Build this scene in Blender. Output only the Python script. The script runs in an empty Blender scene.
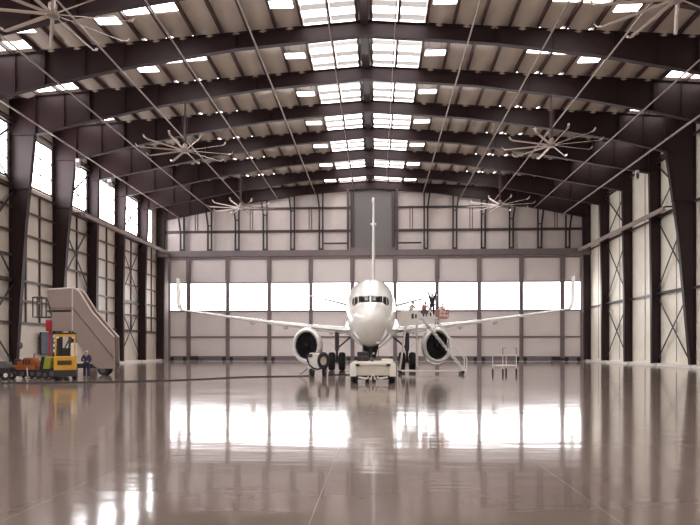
import bpy, bmesh, math, random
from mathutils import Vector, Matrix
random.seed(7)
C = bpy.context.scene.collection
S = bpy.context.scene
PI = math.pi
TH = math.atan(27/600.0)          # the camera looks slightly left of the hall's axis
CH = 1.8                          # eye height
F = 600.0                         # focal length in pixels of a 700 px frame
XR = -0.9                        # the ridge line
HALF = 29.85                      # half width of the hall
XL, XRW = XR-29.55, XR+29.45   # the right wall stands a little nearer
YB = 82.0                         # back wall
BAY = 6.7
YF = -6.0                         # front end

def hx(px, Y):                    # hall x of a photo column on the plane y = Y
    return Y*math.tan(math.atan((px-350)/F)-TH)
def at(px, py, Y):                # photo point on the plane y = Y
    X = hx(px, Y); d = Y*math.cos(TH)-X*math.sin(TH)
    return Vector((X, Y, CH+(348-py)*d/F))
def gy(py):                       # distance of a floor point
    return CH*F/(py-348)

# ------------------------------------------------------------ materials
def mat(name, col, rough=0.5, metal=0.0, var=0.0, scale=2.0, spec=0.5, coat=0.0):
    m = bpy.data.materials.new(name); m.use_nodes = True
    nt = m.node_tree; b = nt.nodes['Principled BSDF']
    b.inputs['Base Color'].default_value = (*col, 1); b.inputs['Roughness'].default_value = rough
    b.inputs['Metallic'].default_value = metal; b.inputs['Specular IOR Level'].default_value = spec
    b.inputs['Coat Weight'].default_value = coat
    if var > 0:
        tc = nt.nodes.new('ShaderNodeTexCoord'); n = nt.nodes.new('ShaderNodeTexNoise')
        n.inputs['Scale'].default_value = scale; n.inputs['Detail'].default_value = 4
        r = nt.nodes.new('ShaderNodeValToRGB')
        r.color_ramp.elements[0].position = 0.3; r.color_ramp.elements[1].position = 0.7
        r.color_ramp.elements[0].color = (*[c*(1-var) for c in col], 1)
        r.color_ramp.elements[1].color = (*[min(1, c*(1+var)) for c in col], 1)
        nt.links.new(tc.outputs['Object'], n.inputs['Vector'])
        nt.links.new(n.outputs['Fac'], r.inputs['Fac']); nt.links.new(r.outputs['Color'], b.inputs['Base Color'])
    return m
def glow(name, col, strength):
    m = mat(name, (0.75, 0.75, 0.75), 0.25); b = m.node_tree.nodes['Principled BSDF']
    b.inputs['Emission Color'].default_value = (*col, 1); b.inputs['Emission Strength'].default_value = strength
    return m
def ribbed(name, col, axis, pitch, depth=0.35, rough=0.5, var=0.05):
    m = mat(name, col, rough, 0, var, 0.7); nt = m.node_tree; b = nt.nodes['Principled BSDF']
    tc = nt.nodes.new('ShaderNodeTexCoord'); w = nt.nodes.new('ShaderNodeTexWave')
    w.bands_direction = axis; w.inputs['Scale'].default_value = 2*PI/(20*pitch)*1.0
    bp = nt.nodes.new('ShaderNodeBump'); bp.inputs['Strength'].default_value = depth; bp.inputs['Distance'].default_value = 0.02
    nt.links.new(tc.outputs['Object'], w.inputs['Vector']); nt.links.new(w.outputs['Fac'], bp.inputs['Height'])
    nt.links.new(bp.outputs['Normal'], b.inputs['Normal'])
    return m
def floor_material():
    m = mat('floor_epoxy', (0.30, 0.265, 0.25), 0.1); nt = m.node_tree; b = nt.nodes['Principled BSDF']
    b.inputs['IOR'].default_value = 2.9
    tc = nt.nodes.new('ShaderNodeTexCoord'); L = nt.links
    sx = nt.nodes.new('ShaderNodeSeparateXYZ'); L.new(tc.outputs['Object'], sx.inputs[0])
    def line(sock, off, pitch, w):
        a = nt.nodes.new('ShaderNodeMath'); a.operation = 'ADD'; a.inputs[1].default_value = off; L.new(sock, a.inputs[0])
        f = nt.nodes.new('ShaderNodeMath'); f.operation = 'FLOORED_MODULO'; f.inputs[1].default_value = pitch; L.new(a.outputs[0], f.inputs[0])
        c = nt.nodes.new('ShaderNodeMath'); c.operation = 'LESS_THAN'; c.inputs[1].default_value = w; L.new(f.outputs[0], c.inputs[0])
        return c.outputs[0]
    mx = nt.nodes.new('ShaderNodeMath'); mx.operation = 'MAXIMUM'
    L.new(line(sx.outputs[0], 0.70, 3.2, 0.014), mx.inputs[0]); L.new(line(sx.outputs[1], 2.0, 6.7, 0.03), mx.inputs[1])
    n = nt.nodes.new('ShaderNodeTexNoise'); n.inputs['Scale'].default_value = 0.35; n.inputs['Detail'].default_value = 6
    L.new(tc.outputs['Object'], n.inputs['Vector'])
    r = nt.nodes.new('ShaderNodeValToRGB')
    r.color_ramp.elements[0].position = 0.35; r.color_ramp.elements[1].position = 0.7
    r.color_ramp.elements[0].color = (0.215, 0.165, 0.140, 1); r.color_ramp.elements[1].color = (0.265, 0.205, 0.178, 1)
    L.new(n.outputs['Fac'], r.inputs['Fac'])
    mc = nt.nodes.new('ShaderNodeMix'); mc.data_type = 'RGBA'
    L.new(mx.outputs[0], mc.inputs[0]); L.new(r.outputs['Color'], mc.inputs[6]); mc.inputs[7].default_value = (0.36, 0.31, 0.285, 1)
    L.new(mc.outputs[2], b.inputs['Base Color'])
    n2 = nt.nodes.new('ShaderNodeTexNoise'); n2.inputs['Scale'].default_value = 0.9; n2.inputs['Detail'].default_value = 3
    mp = nt.nodes.new('ShaderNodeMapping'); mp.inputs['Scale'].default_value = (0.35, 1.6, 1)
    L.new(tc.outputs['Object'], mp.inputs['Vector']); L.new(mp.outputs['Vector'], n2.inputs['Vector'])
    bp = nt.nodes.new('ShaderNodeBump'); bp.inputs['Strength'].default_value = 0.22; bp.inputs['Distance'].default_value = 0.03
    L.new(n2.outputs['Fac'], bp.inputs['Height']); L.new(bp.outputs['Normal'], b.inputs['Normal'])
    rr = nt.nodes.new('ShaderNodeMapRange'); rr.inputs['To Min'].default_value = 0.05; rr.inputs['To Max'].default_value = 0.13
    L.new(n.outputs['Fac'], rr.inputs['Value']); L.new(rr.outputs['Result'], b.inputs['Roughness'])
    return m

M = {
 'steel': mat('brown_steel', (0.034, 0.0165, 0.0185), 0.5, 0, 0.12, 0.6, 0.3),
 'flange': mat('brown_steel_flange', (0.075, 0.042, 0.042), 0.42, 0, 0.12, 0.6, 0.3),
 'girt': mat('girt_steel', (0.075, 0.052, 0.052), 0.45, 0, 0.1, 1),
 'black_steel': mat('black_steel', (0.03, 0.022, 0.026), 0.5),
 'liner': mat('roof_liner', (0.56, 0.47, 0.40), 0.24, 0, 0.06, 0.5),
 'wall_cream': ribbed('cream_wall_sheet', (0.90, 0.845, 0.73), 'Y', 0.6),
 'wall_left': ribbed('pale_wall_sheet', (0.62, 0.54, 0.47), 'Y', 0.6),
 'wall_back': ribbed('pink_wall_sheet', (0.74, 0.65, 0.63), 'X', 0.9),
 'door_panel': mat('door_panel', (0.76, 0.69, 0.68), 0.4, 0, 0.03, 0.4),
 'door_frame': mat('door_frame', (0.20, 0.16, 0.165), 0.45, 0, 0.08, 1),
 'tail_panel': mat('grey_tail_panel', (0.17, 0.155, 0.155), 0.5, 0, 0.05, 0.5),
 'curb': mat('pale_curb', (0.78, 0.74, 0.70), 0.5),
 'floor': floor_material(),
 'window': glow('daylit_pane', (1.0, 0.97, 0.98), 5.0),
 'window_side': glow('daylit_clerestory', (1.0, 0.98, 1.0), 8.0),
 'skylight': glow('daylit_skylight', (1.0, 0.97, 0.94), 5.0),
 'lamp': glow('lamp_diffuser', (1.0, 0.96, 0.97), 6.0),
 'bar': glow('glowing_skylight_bar', (1.0, 0.93, 0.90), 0.26),  # faint glow stands in for daylight coming through the bars
 'pipe': mat('pale_pipe', (0.34, 0.27, 0.25), 0.35, 0.0, 0.1, 1),
 'fan_blade': mat('fan_blade', (0.60, 0.50, 0.44), 0.25, 0.4),
 'fan_hub': mat('fan_hub', (0.34, 0.28, 0.25), 0.4, 0.3),
 'white': mat('aircraft_white', (0.86, 0.84, 0.81), 0.22, 0, 0.02, 1, 0.5, 0.5),
 'lip': mat('engine_lip', (0.88, 0.86, 0.84), 0.25, 0.0),
 'dark': mat('engine_dark', (0.022, 0.017, 0.026), 0.45),
 'fan_metal': mat('fan_metal', (0.012, 0.010, 0.016), 0.5, 0.0),
 'glass_dark': mat('cockpit_glass', (0.012, 0.010, 0.011), 0.08),
 'rubber': mat('rubber', (0.018, 0.016, 0.019), 0.7),
 'gear': mat('gear_grey', (0.12, 0.10, 0.11), 0.4, 0.3),
 'chrome': mat('chrome', (0.75, 0.73, 0.72), 0.2, 0.9),
 'tug': mat('tug_cream', (0.66, 0.60, 0.50), 0.4, 0, 0.05, 2),
 'tug_light': mat('tug_pale', (0.80, 0.76, 0.68), 0.35),
 'cart': mat('cart_white', (0.78, 0.74, 0.70), 0.35, 0, 0.03, 2),
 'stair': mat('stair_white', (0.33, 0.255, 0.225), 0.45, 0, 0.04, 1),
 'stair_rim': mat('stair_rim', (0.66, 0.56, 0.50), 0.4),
 'yellow': mat('forklift_yellow', (0.66, 0.33, 0.02), 0.4, 0, 0.05, 3),
 'lime': mat('lime_paint', (0.30, 0.33, 0.03), 0.45, 0, 0.08, 3),
 'orange': mat('orange_paint', (0.33, 0.09, 0.02), 0.5, 0, 0.15, 4),
 'red': mat('red_paint', (0.42, 0.02, 0.03), 0.45),
 'pinkred': mat('faded_red', (0.62, 0.22, 0.22), 0.45),
 'navy': mat('navy_cloth', (0.025, 0.03, 0.075), 0.8),
 'blackcloth': mat('black_cloth', (0.025, 0.018, 0.035), 0.8),
 'redcloth': mat('red_cloth', (0.55, 0.10, 0.12), 0.8),
 'palecloth': mat('pale_cloth', (0.75, 0.70, 0.68), 0.8),
 'greycloth': mat('grey_cloth', (0.12, 0.11, 0.12), 0.8),
 'skin': mat('skin', (0.50, 0.30, 0.22), 0.55),
 'hair': mat('hair', (0.03, 0.02, 0.016), 0.6),
 'board': mat('slate_board', (0.07, 0.075, 0.11), 0.5, 0, 0.2, 3),
 'paper': mat('paper', (0.8, 0.78, 0.76), 0.7),
 'plate': mat('dark_plate', (0.05, 0.03, 0.02), 0.5),
}

# ------------------------------------------------------------ mesh helpers
class MB:
    def __init__(s): s.bm = bmesh.new()
    def _v(s, pts): return [s.bm.verts.new(p) for p in pts]
    def face(s, pts):
        s.bm.faces.new(s._v(pts)); return s
    def box(s, c, d, rot=None):
        c = Vector(c); hxx, hy, hz = d[0]/2, d[1]/2, d[2]/2
        R = rot.to_3x3() if rot is not None else Matrix.Identity(3)
        v = s._v([c+R@Vector((a*hxx, b*hy, e*hz)) for a in (-1, 1) for b in (-1, 1) for e in (-1, 1)])
        for q in ((0,1,3,2),(4,6,7,5),(0,4,5,1),(2,3,7,6),(0,2,6,4),(1,5,7,3)): s.bm.faces.new([v[i] for i in q])
        return s
    def bar(s, p0, p1, w, h=None, up=(0, 0, 1)):
        p0, p1 = Vector(p0), Vector(p1); h = h or w
        z = (p1-p0); L = z.length; z.normalize(); u = Vector(up)
        if abs(z.dot(u)) > 0.98: u = Vector((0, 1, 0))
        x = u.cross(z).normalized(); y = z.cross(x)
        R = Matrix((x, y, z)).transposed()
        return s.box((p0+p1)/2, (w, h, L), R)
    def ring(s, c, n, r, seg, ry=None, ref=None):
        n = Vector(n).normalized(); u = Vector(ref) if ref else (Vector((0, 0, 1)) if abs(n.z) < 0.9 else Vector((1, 0, 0)))
        a = u.cross(n).normalized(); b = n.cross(a)
        ry = r if ry is None else ry
        return [Vector(c)+a*(r*math.cos(2*PI*i/seg))+b*(ry*math.sin(2*PI*i/seg)) for i in range(seg)]
    def loft(s, rings, cap0=True, cap1=True, closed=True):
        vs = [s._v(r) for r in rings]; n = len(rings[0])
        for a, b in zip(vs[:-1], vs[1:]):
            for i in range(n if closed else n-1):
                j = (i+1) % n
                s.bm.faces.new((a[i], a[j], b[j], b[i]))
        if cap0: s.bm.faces.new(list(reversed(vs[0])))
        if cap1: s.bm.faces.new(vs[-1])
        return s
    def tube(s, pts, r, seg=8, cap=True):
        pts = [Vector(p) for p in pts]; rings = []; ref = None
        for i, p in enumerate(pts):
            t = (pts[min(i+1, len(pts)-1)]-pts[max(i-1, 0)]).normalized()
            if ref is None: ref = Vector((0, 0, 1)) if abs(t.z) < 0.9 else Vector((1, 0, 0))
            ref = (ref-t*ref.dot(t)).normalized()
            rr = r[i] if isinstance(r, (list, tuple)) else r
            a = ref; b = t.cross(a)
            rings.append([p+a*(rr*math.cos(2*PI*k/seg))+b*(rr*math.sin(2*PI*k/seg)) for k in range(seg)])
        return s.loft(rings, cap, cap)
    def lathe(s, prof, c, axis, seg=24, sx=1.0, sz=1.0, closed=False):
        # prof: (along, radius); axis X, Y or Z
        c = Vector(c); rings = []
        for a, r in prof:
            ring = []
            for i in range(seg):
                t = 2*PI*i/seg; p, q = r*math.cos(t)*sx, r*math.sin(t)*sz
                ring.append(c+(Vector((a, p, q)) if axis == 'X' else Vector((p, a, q)) if axis == 'Y' else Vector((p, q, a))))
            rings.append(ring)
        if closed: rings.append(rings[0])
        return s.loft(rings, not closed, not closed)
    def torus(s, c, axis, R, r, seg=24, k=8, sz=1.0):
        return s.lathe([(r*math.sin(2*PI*i/k), R+r*math.cos(2*PI*i/k)) for i in range(k)], c, axis, seg, 1.0, sz, True)
    def prism(s, poly, y0, y1, plane='XZ'):
        def P(a, b, t): return (a, t, b) if plane == 'XZ' else (t, a, b) if plane == 'YZ' else (a, b, t)
        A = s._v([P(a, b, y0) for a, b in poly]); B = s._v([P(a, b, y1) for a, b in poly]); n = len(poly)
        s.bm.faces.new(A); s.bm.faces.new(list(reversed(B)))
        for i in range(n):
            j = (i+1) % n; s.bm.faces.new((A[j], A[i], B[i], B[j]))
        return s
    def sphere(s, c, r, sc=(1, 1, 1), seg=16):
        m = Matrix.Translation(c) @ Matrix.Diagonal((*sc, 1))
        bmesh.ops.create_uvsphere(s.bm, u_segments=seg, v_segments=max(6, seg//2), radius=r, matrix=m); return s
    def build(s, name, m, parent=None, smooth=False, bevel=0.0, world=False, merge=False):
        bm = s.bm
        if merge: bmesh.ops.remove_doubles(bm, verts=bm.verts[:], dist=1e-4)
        if world and parent is not None:
            off = parent.location.copy(); q = parent.parent
            while q: off += q.location; q = q.parent
            bmesh.ops.translate(bm, verts=bm.verts[:], vec=-off)
        bmesh.ops.recalc_face_normals(bm, faces=bm.faces[:])
        me = bpy.data.meshes.new(name); bm.to_mesh(me); bm.free()
        o = bpy.data.objects.new(name, me); C.objects.link(o)
        me.materials.append(M[m] if isinstance(m, str) else m)
        if smooth:
            for p in me.polygons: p.use_smooth = True
            try: me.set_sharp_from_angle(angle=math.radians(40))
            except Exception: pass
        if bevel > 0:
            b = o.modifiers.new('bevel', 'BEVEL'); b.width = bevel; b.segments = 2; b.limit_method = 'ANGLE'
        if parent is not None: o.parent = parent
        return o

def tag(o, label=None, cat=None, group=None, kind=None):
    if label: o['label'] = label
    if cat: o['category'] = cat
    if group: o['group'] = group
    if kind: o['kind'] = kind
    return o
def thing(name, label, cat, loc=(0, 0, 0), rz=0, group=None):
    o = bpy.data.objects.new(name, None); C.objects.link(o)
    o.location = loc; o.rotation_euler = (0, 0, rz); o.empty_display_size = 0.3
    return tag(o, label, cat, group)
KIDS = lambda o: [c for c in bpy.data.objects if c.parent == o]
def dup(o, loc, rz=None, label=None, parent=None):
    c = o.copy(); C.objects.link(c)
    if parent is not None: c.parent = parent
    else:
        c.location = loc
        if rz is not None: c.rotation_euler = (0, 0, rz)
        if label: c['label'] = label
    for k in KIDS(o): dup(k, None, parent=c)
    return c
def struct(name, mb, m, parent=None, label=None, cat=None, **k):
    o = mb.build(name, m, parent, **k)
    if parent is None: tag(o, label, cat, None, 'structure')
    return o
ORD = ['first', 'second', 'third', 'fourth', 'fifth', 'sixth', 'seventh', 'eighth', 'ninth', 'tenth', 'eleventh', 'twelfth', 'thirteenth']

# ------------------------------------------------------------ profile of the frames
BOT = [(0, 23.5), (4.5, 23.16), (9, 22.78), (13, 22.22), (17, 21.62), (22.7, 20.5), (27.2, 19.45)]
def bot(o):
    o = abs(o)
    for (a, za), (b, zb) in zip(BOT[:-1], BOT[1:]):
        if o <= b: return za+(zb-za)*(o-a)/(b-a)
    return BOT[-1][1]
def top(o): return 24.55-0.069*abs(o)
def roof(o): return 24.85-0.069*abs(o)
STRIP = [0.45+1.9*i for i in range(16)]           # purlin lines each side of the ridge

# ------------------------------------------------------------ setting
mb = MB(); mb.box(((XL+XRW)/2, (YF+YB+1)/2, -0.1), (2*HALF+0.8, YB-YF+1.6, 0.2))
struct('floor', mb, 'floor', label='glossy beige epoxy hangar floor with thin joint lines', cat='floor')

FR = [YB-0.35]+[YB-BAY*k for k in range(1, 9)]     # frame lines, from the back wall forward
edges = sorted(set([YF]+[YB-BAY*k for k in range(0, 14)]))
edges = [e for e in edges if e >= YF]
sky = {}                                           # (bay, side, strip) -> (y0, y1)
ceil = MB()
def liner(y0, y1, sgn, o0, o1, ya, yb):
    # a sheet of roof liner sagging a little between purlins and frames
    n, mrows = 4, max(2, int((y1-y0)/0.45))
    rows = []
    for j in range(mrows+1):
        y = y0+(y1-y0)*j/mrows; t = (y-ya)/(yb-ya)
        lip = 0.34*math.exp(-((yb-y)/0.7))+0.16*math.exp(-((y-ya)/0.7))
        rows.append([ceil.bm.verts.new((XR+sgn*(o0+(o1-o0)*i/n), y,
                     roof((o0+(o1-o0)*i/n))-0.10*math.sin(PI*i/n)-lip*math.sin(PI*i/n))) for i in range(n+1)])
    for a, b in zip(rows[:-1], rows[1:]):
        for i in range(n): ceil.bm.faces.new((a[i], a[i+1], b[i+1], b[i]))
wn = 0
panes = []
for bi, (ya, yb) in enumerate(zip(edges[:-1], edges[1:])):
    for sgn in (-1, 1):
        bounds = STRIP+[HALF+0.2]
        for si, (o0, o1) in enumerate(zip(bounds[:-1], bounds[1:])):
            full = yb-ya > 5
            if si in (0, 1) and full:
                panes.append((ya, yb, sgn, o0, o1, 'centre'))
            elif si in (6, 7) and full:
                ym = ya+3.9; panes.append((ya, ym, sgn, o0, o1, 'mid')); liner(ym, yb, sgn, o0, o1, ya, yb)
            elif si in (12, 13) and full:
                ym = yb-1.3; panes.append((ym, yb, sgn, o0, o1, 'eave')); liner(ya, ym, sgn, o0, o1, ya, yb)
            else: liner(ya, yb, sgn, o0, o1, ya, yb)
    # ridge strip
    z = roof(0.45); ceil.face([(XR-0.45, ya, z), (XR, ya, roof(0)), (XR, yb, roof(0)), (XR-0.45, yb, z)])
    ceil.face([(XR+0.45, ya, z), (XR+0.45, yb, z), (XR, yb, roof(0)), (XR, ya, roof(0))])
# weather skin above the liner
for sgn in (-1, 1):
    ceil.face([(XR, YF, 25.3), (XR+sgn*(HALF+0.3), YF, 25.3-0.069*HALF), (XR+sgn*(HALF+0.3), YB+0.5, 25.3-0.069*HALF), (XR, YB+0.5, 25.3)])
ceiling = struct('ceiling', ceil, 'liner', label='beige lined hangar roof between brown purlins', cat='ceiling', smooth=True)
for sgn in (-1, 1):
    for o in STRIP:
        mb = MB(); x = XR+sgn*o; zt = roof(o)+0.02; zb = top(o)
        mb.box((x, (YF+YB)/2, (zt+zb)/2), (0.05, YB-YF, zt-zb)); mb.box((x+sgn*0.06, (YF+YB)/2, zb+0.02), (0.16, YB-YF, 0.03))
        mb.build('purlin', 'flange', ceiling)
mb = MB(); mb.box((XR, (YF+YB)/2, 24.42), (0.55, YB-YF, 0.10)); mb.box((XR, (YF+YB)/2, 24.62), (0.06, YB-YF, 0.36)); mb.build('ridge_beam', 'girt', ceiling)

for ya, yb, sgn, o0, o1, kind in panes:
    wn += 1
    a, b = o0+0.06, o1-0.06; mb = MB()
    x0, x1 = XR+sgn*a, XR+sgn*b
    y0, y1 = ya+0.12, yb-0.12
    z0, z1 = roof(a)-0.04, roof(b)-0.04
    q = [(x0, y0, z0), (x1, y0, z1), (x1, y1, z1), (x0, y1, z0)]
    mb.loft([q, [(p[0], p[1], p[2]+0.05) for p in q]])
    side = 'left' if sgn < 0 else 'right'
    row = {'centre': 'beside the ridge', 'mid': 'midway down the roof', 'eave': 'near the eave'}[kind]
    w = struct('window_%d' % wn, mb, 'skylight', label='white glowing skylight panel %s on the %s side' % (row, side), cat='skylight')
    if kind == 'centre':
        for t in (0.23, 0.475, 0.72, 0.965):
            yy = y0+(y1-y0)*t; k = MB(); q = [(x0, yy-0.36, z0-0.03), (x1, yy-0.36, z1-0.03), (x1, yy+0.34, z1-0.03), (x0, yy+0.34, z0-0.03)]
            k.loft([q, [(p[0], p[1], p[2]+0.025) for p in q]]); k.build('bar', 'bar', w)

# side walls
def side_wall(name, x, sgn, m, label):
    mb = MB(); zt = roof(HALF)+0.1
    mb.box((x+sgn*0.1, (YF+YB)/2, zt/2), (0.2, YB-YF, zt))
    return struct(name, mb, m, label=label, cat='wall')
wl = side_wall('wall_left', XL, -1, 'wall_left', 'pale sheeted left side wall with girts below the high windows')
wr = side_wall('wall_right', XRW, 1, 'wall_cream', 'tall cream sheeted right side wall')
for z in (4.0, 5.9, 7.6, 9.6, 11.6, 13.6, 15.4, 20.9):
    mb = MB(); mb.box((XL+0.1, (YF+YB)/2, z), (0.2, YB-YF, 0.07)); mb.box((XL+0.19, (YF+YB)/2, z-0.06), (0.03, YB-YF, 0.2)); mb.build('girt', 'girt', wl)
ys = [YB-BAY*k for k in range(0, 9)]
for a in ys:
    for t in (0.36, 0.68):
        mb = MB(); mb.box((XL+0.07, a-BAY*t, 9.7), (0.14, 0.16, 11.5)); mb.build('stud', 'girt', wl)
for z in (7.3, 15.0, 21.0):
    mb = MB(); mb.box((XRW-0.12, (YF+YB)/2, z), (0.24, YB-YF, 0.09)); mb.box((XRW-0.22, (YF+YB)/2, z-0.08), (0.03, YB-YF, 0.24)); mb.build('girt', 'girt', wr)
for a in ys:
    for t in (0.5,):
        mb = MB(); mb.box((XRW-0.03, a-BAY*t, 11), (0.05, 0.06, 21)); mb.build('seam', 'stair', wr)
mb = MB(); mb.box((XL+0.25, (YF+YB)/2, 0.14), (0.5, YB-YF, 0.28)); struct('baseboard_left', mb, 'curb', label='pale concrete curb at the foot of left wall', cat='curb')
mb = MB(); mb.box((XRW-0.25, (YF+YB)/2, 0.14), (0.5, YB-YF, 0.28)); struct('baseboard_right', mb, 'curb', label='pale concrete curb at the foot of right wall', cat='curb')

# clerestory windows in the left wall; the foremost, unseen, are added to light the right side
for k in range(0, 13):
    yb = YB-BAY*k-(0.55 if k else 2.4); ya = YB-BAY*(k+1)+0.55; wn += 1
    mb = MB(); mb.box((XL+0.06, (ya+yb)/2, 18.1), (0.06, yb-ya, 4.3))
    w = struct('window_%d' % wn, mb, 'window_side', label='tall bright clerestory window, %s from the back along left wall' % ORD[k], cat='window')
    f = MB()
    for z in (15.95, 20.25): f.box((XL+0.12, (ya+yb)/2, z), (0.14, yb-ya+0.1, 0.12))
    for y in (ya, yb): f.box((XL+0.12, y, 18.1), (0.14, 0.12, 4.3))
    f.build('frame', 'black_steel', w)
    f = MB()
    for z in (17.4, 18.85): f.box((XL+0.11, (ya+yb)/2, z), (0.07, yb-ya, 0.11))
    for t in (1/3, 2/3): f.box((XL+0.11, ya+(yb-ya)*t, 18.1), (0.07, 0.11, 4.3))
    f.build('mullion', 'black_steel', w)

# back wall
YW = YB+0.25
DX = [hx(p, 81.6) for p in (169, 189, 228, 269.5, 311, 352.5, 395, 437, 479, 521, 562, 582)]
HB, HT = 14.25, 15.15
mb = MB(); zt = roof(HALF)
gable = [(XL-0.2, HB), (XRW+0.2, HB), (XRW+0.2, zt+0.3), (XR, roof(0)+0.4), (XL-0.2, zt+0.3)]
mb.prism(gable, YW-0.1, YW+0.1)
mb.box(((XL+DX[0])/2-0.1, YW, HB/2), (DX[0]-XL+0.2, 0.2, HB)); mb.box(((XRW+DX[-1])/2+0.1, YW, HB/2), (XRW-DX[-1]+0.2, 0.2, HB))
wb = struct('wall_back', mb, 'wall_back', label='pinkish sheeted back gable wall above the hangar door', cat='wall')
for z, h in ((17.85, 0.34), (21.0, 0.26)):
    for x0, x1 in ((XL, hx(352, 82)), (hx(394, 82), XRW)):
        mb = MB(); mb.box(((x0+x1)/2, YW-0.2, z), (x1-x0, 0.2, h)); mb.build('girt', 'girt', wb)
for px in (195, 250, 309, 410, 470, 555):
    mb = MB(); mb.box((hx(px, 82), YW-0.13, 19.6), (0.10, 0.06, 3.3)); mb.box((hx(px+2.5, 82), YW-0.13, 19.6), (0.10, 0.06, 3.3)); mb.build('stud', 'girt', wb)
mb = MB(); mb.box(((XL+XRW)/2, 81.75, (HB+HT)/2), (XRW-XL, 0.55, HT-HB)); mb.box(((XL+XRW)/2, 81.4, HB+0.25), (XRW-XL, 0.2, 0.35))
struct('trim_1', mb, 'door_frame', label='long brown header beam over the sliding hangar doors', cat='beam')
# tail panel in the centre of the gable
tx0, tx1 = hx(354.5, 82), hx(391.5, 82)
mb = MB(); mb.box(((tx0+tx1)/2, YW-0.2, 19.6), (tx1-tx0, 0.16, 8.9))
tp = struct('door_12', mb, 'tail_panel', label='dark grey tail door panel in the middle of the gable', cat='door')
for x in (tx0-0.3, tx1+0.3):
    f = MB(); f.box((x, YW-0.34, 19.6), (0.5, 0.3, 8.9)); f.box((x, YW-0.52, 19.6), (0.16, 0.1, 8.9)); f.build('stile', 'girt', tp)
for k in range(1, 5):
    f = MB(); f.box((tx0+(tx1-tx0)*k/5, YW-0.285, 19.6), (0.03, 0.02, 8.9)); f.build('seam', 'door_frame', tp)
f = MB(); f.box(((tx0+tx1)/2, YW-0.4, 15.32), (tx1-tx0+1.2, 0.35, 0.3)); f.build('sill', 'door_frame', tp)

# hangar door leaves
pane_mats = []
for i in range(11):
    x0, x1 = DX[i]+0.001, DX[i+1]-0.001
    yy = 81.55 if i % 2 else 81.45
    mb = MB()
    for za, zb in ((0.35, 3.3), (3.3, 6.86), (10.72, 14.25)): mb.box(((x0+x1)/2, yy+0.1, (za+zb)/2), (x1-x0, 0.1, zb-za))
    pos = ('leftmost hangar door leaf, narrow, beside the left wall', 'rightmost hangar door leaf, narrow, beside the right wall')
    lab = pos[0] if i == 0 else pos[1] if i == 10 else 'wide hangar door leaf with bright window, %s from the left' % ORD[i] if i != 5 else 'wide hangar door leaf directly behind the airliner nose'
    d = struct('door_%d' % (i+1), mb, 'door_panel', label=lab, cat='door')
    w = MB(); w.box(((x0+x1)/2, yy+0.1, 8.79), (x1-x0-0.3, 0.05, 3.86)); w.build('window_pane', 'window', d)
    for x in (x0+0.13, x1-0.13):
        f = MB(); f.box((x, yy, 7.13), (0.26, 0.3, 14.22)); f.box((x, yy-0.14, 12.6), (0.36, 0.1, 3.1)); f.build('stile', 'door_frame', d)
    for z, h in ((0.36, 0.68), (3.3, 0.22), (6.86, 0.2), (10.72, 0.16), (14.05, 0.3)):
        f = MB(); f.box(((x0+x1)/2, yy+0.02, z), (x1-x0-0.4, 0.2, h)); f.build('rail', 'door_frame', d)
    for x in (x0+0.5, x1-0.5):
        f = MB(); f.lathe([(-0.09, 0.26), (-0.09, 0.30), (0.09, 0.30), (0.09, 0.26)], (x, yy-0.05, 0.30), 'Y', 16); f.build('roller', 'black_steel', d)
for px, w_ in ((194, 4.5), (556, 3.0)):
    t = thing('roller_motor', 'dark drive box at the foot of the %s hangar door end' % ('left' if px < 300 else 'right'), 'motor', (hx(px, 81), 81, 0))
    f = MB(); f.box((0, 0, 0.42), (1.1, 0.45, 0.5)); f.build('housing', 'black_steel', t, bevel=0.04)
    f = MB(); f.box((0, 0, 0.09), (1.3, 0.6, 0.18)); f.build('base', 'door_frame', t)
    f = MB(); f.lathe([(-0.4, 0.12), (0.0, 0.14), (0.25, 0.14)], (0.85, 0, 0.42), 'X', 12); f.build('drum', 'gear', t)

# front end (behind the camera): unseen plain gable, its opening sized to light the nose
mb = MB(); FO, FH = 21.0, 13.0
mb.prism([(XL-0.2, 0), (XR-FO, 0), (XR-FO, FH), (XR+FO, FH), (XR+FO, 0), (XRW+0.2, 0), (XRW+0.2, zt+0.3), (XR, roof(0)+0.4), (XL-0.2, zt+0.3)], YF-0.1, YF+0.1)
struct('wall_front', mb, 'wall_back', label='unseen front gable wall behind the viewpoint, doorway opened to let light in', cat='wall')

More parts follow.
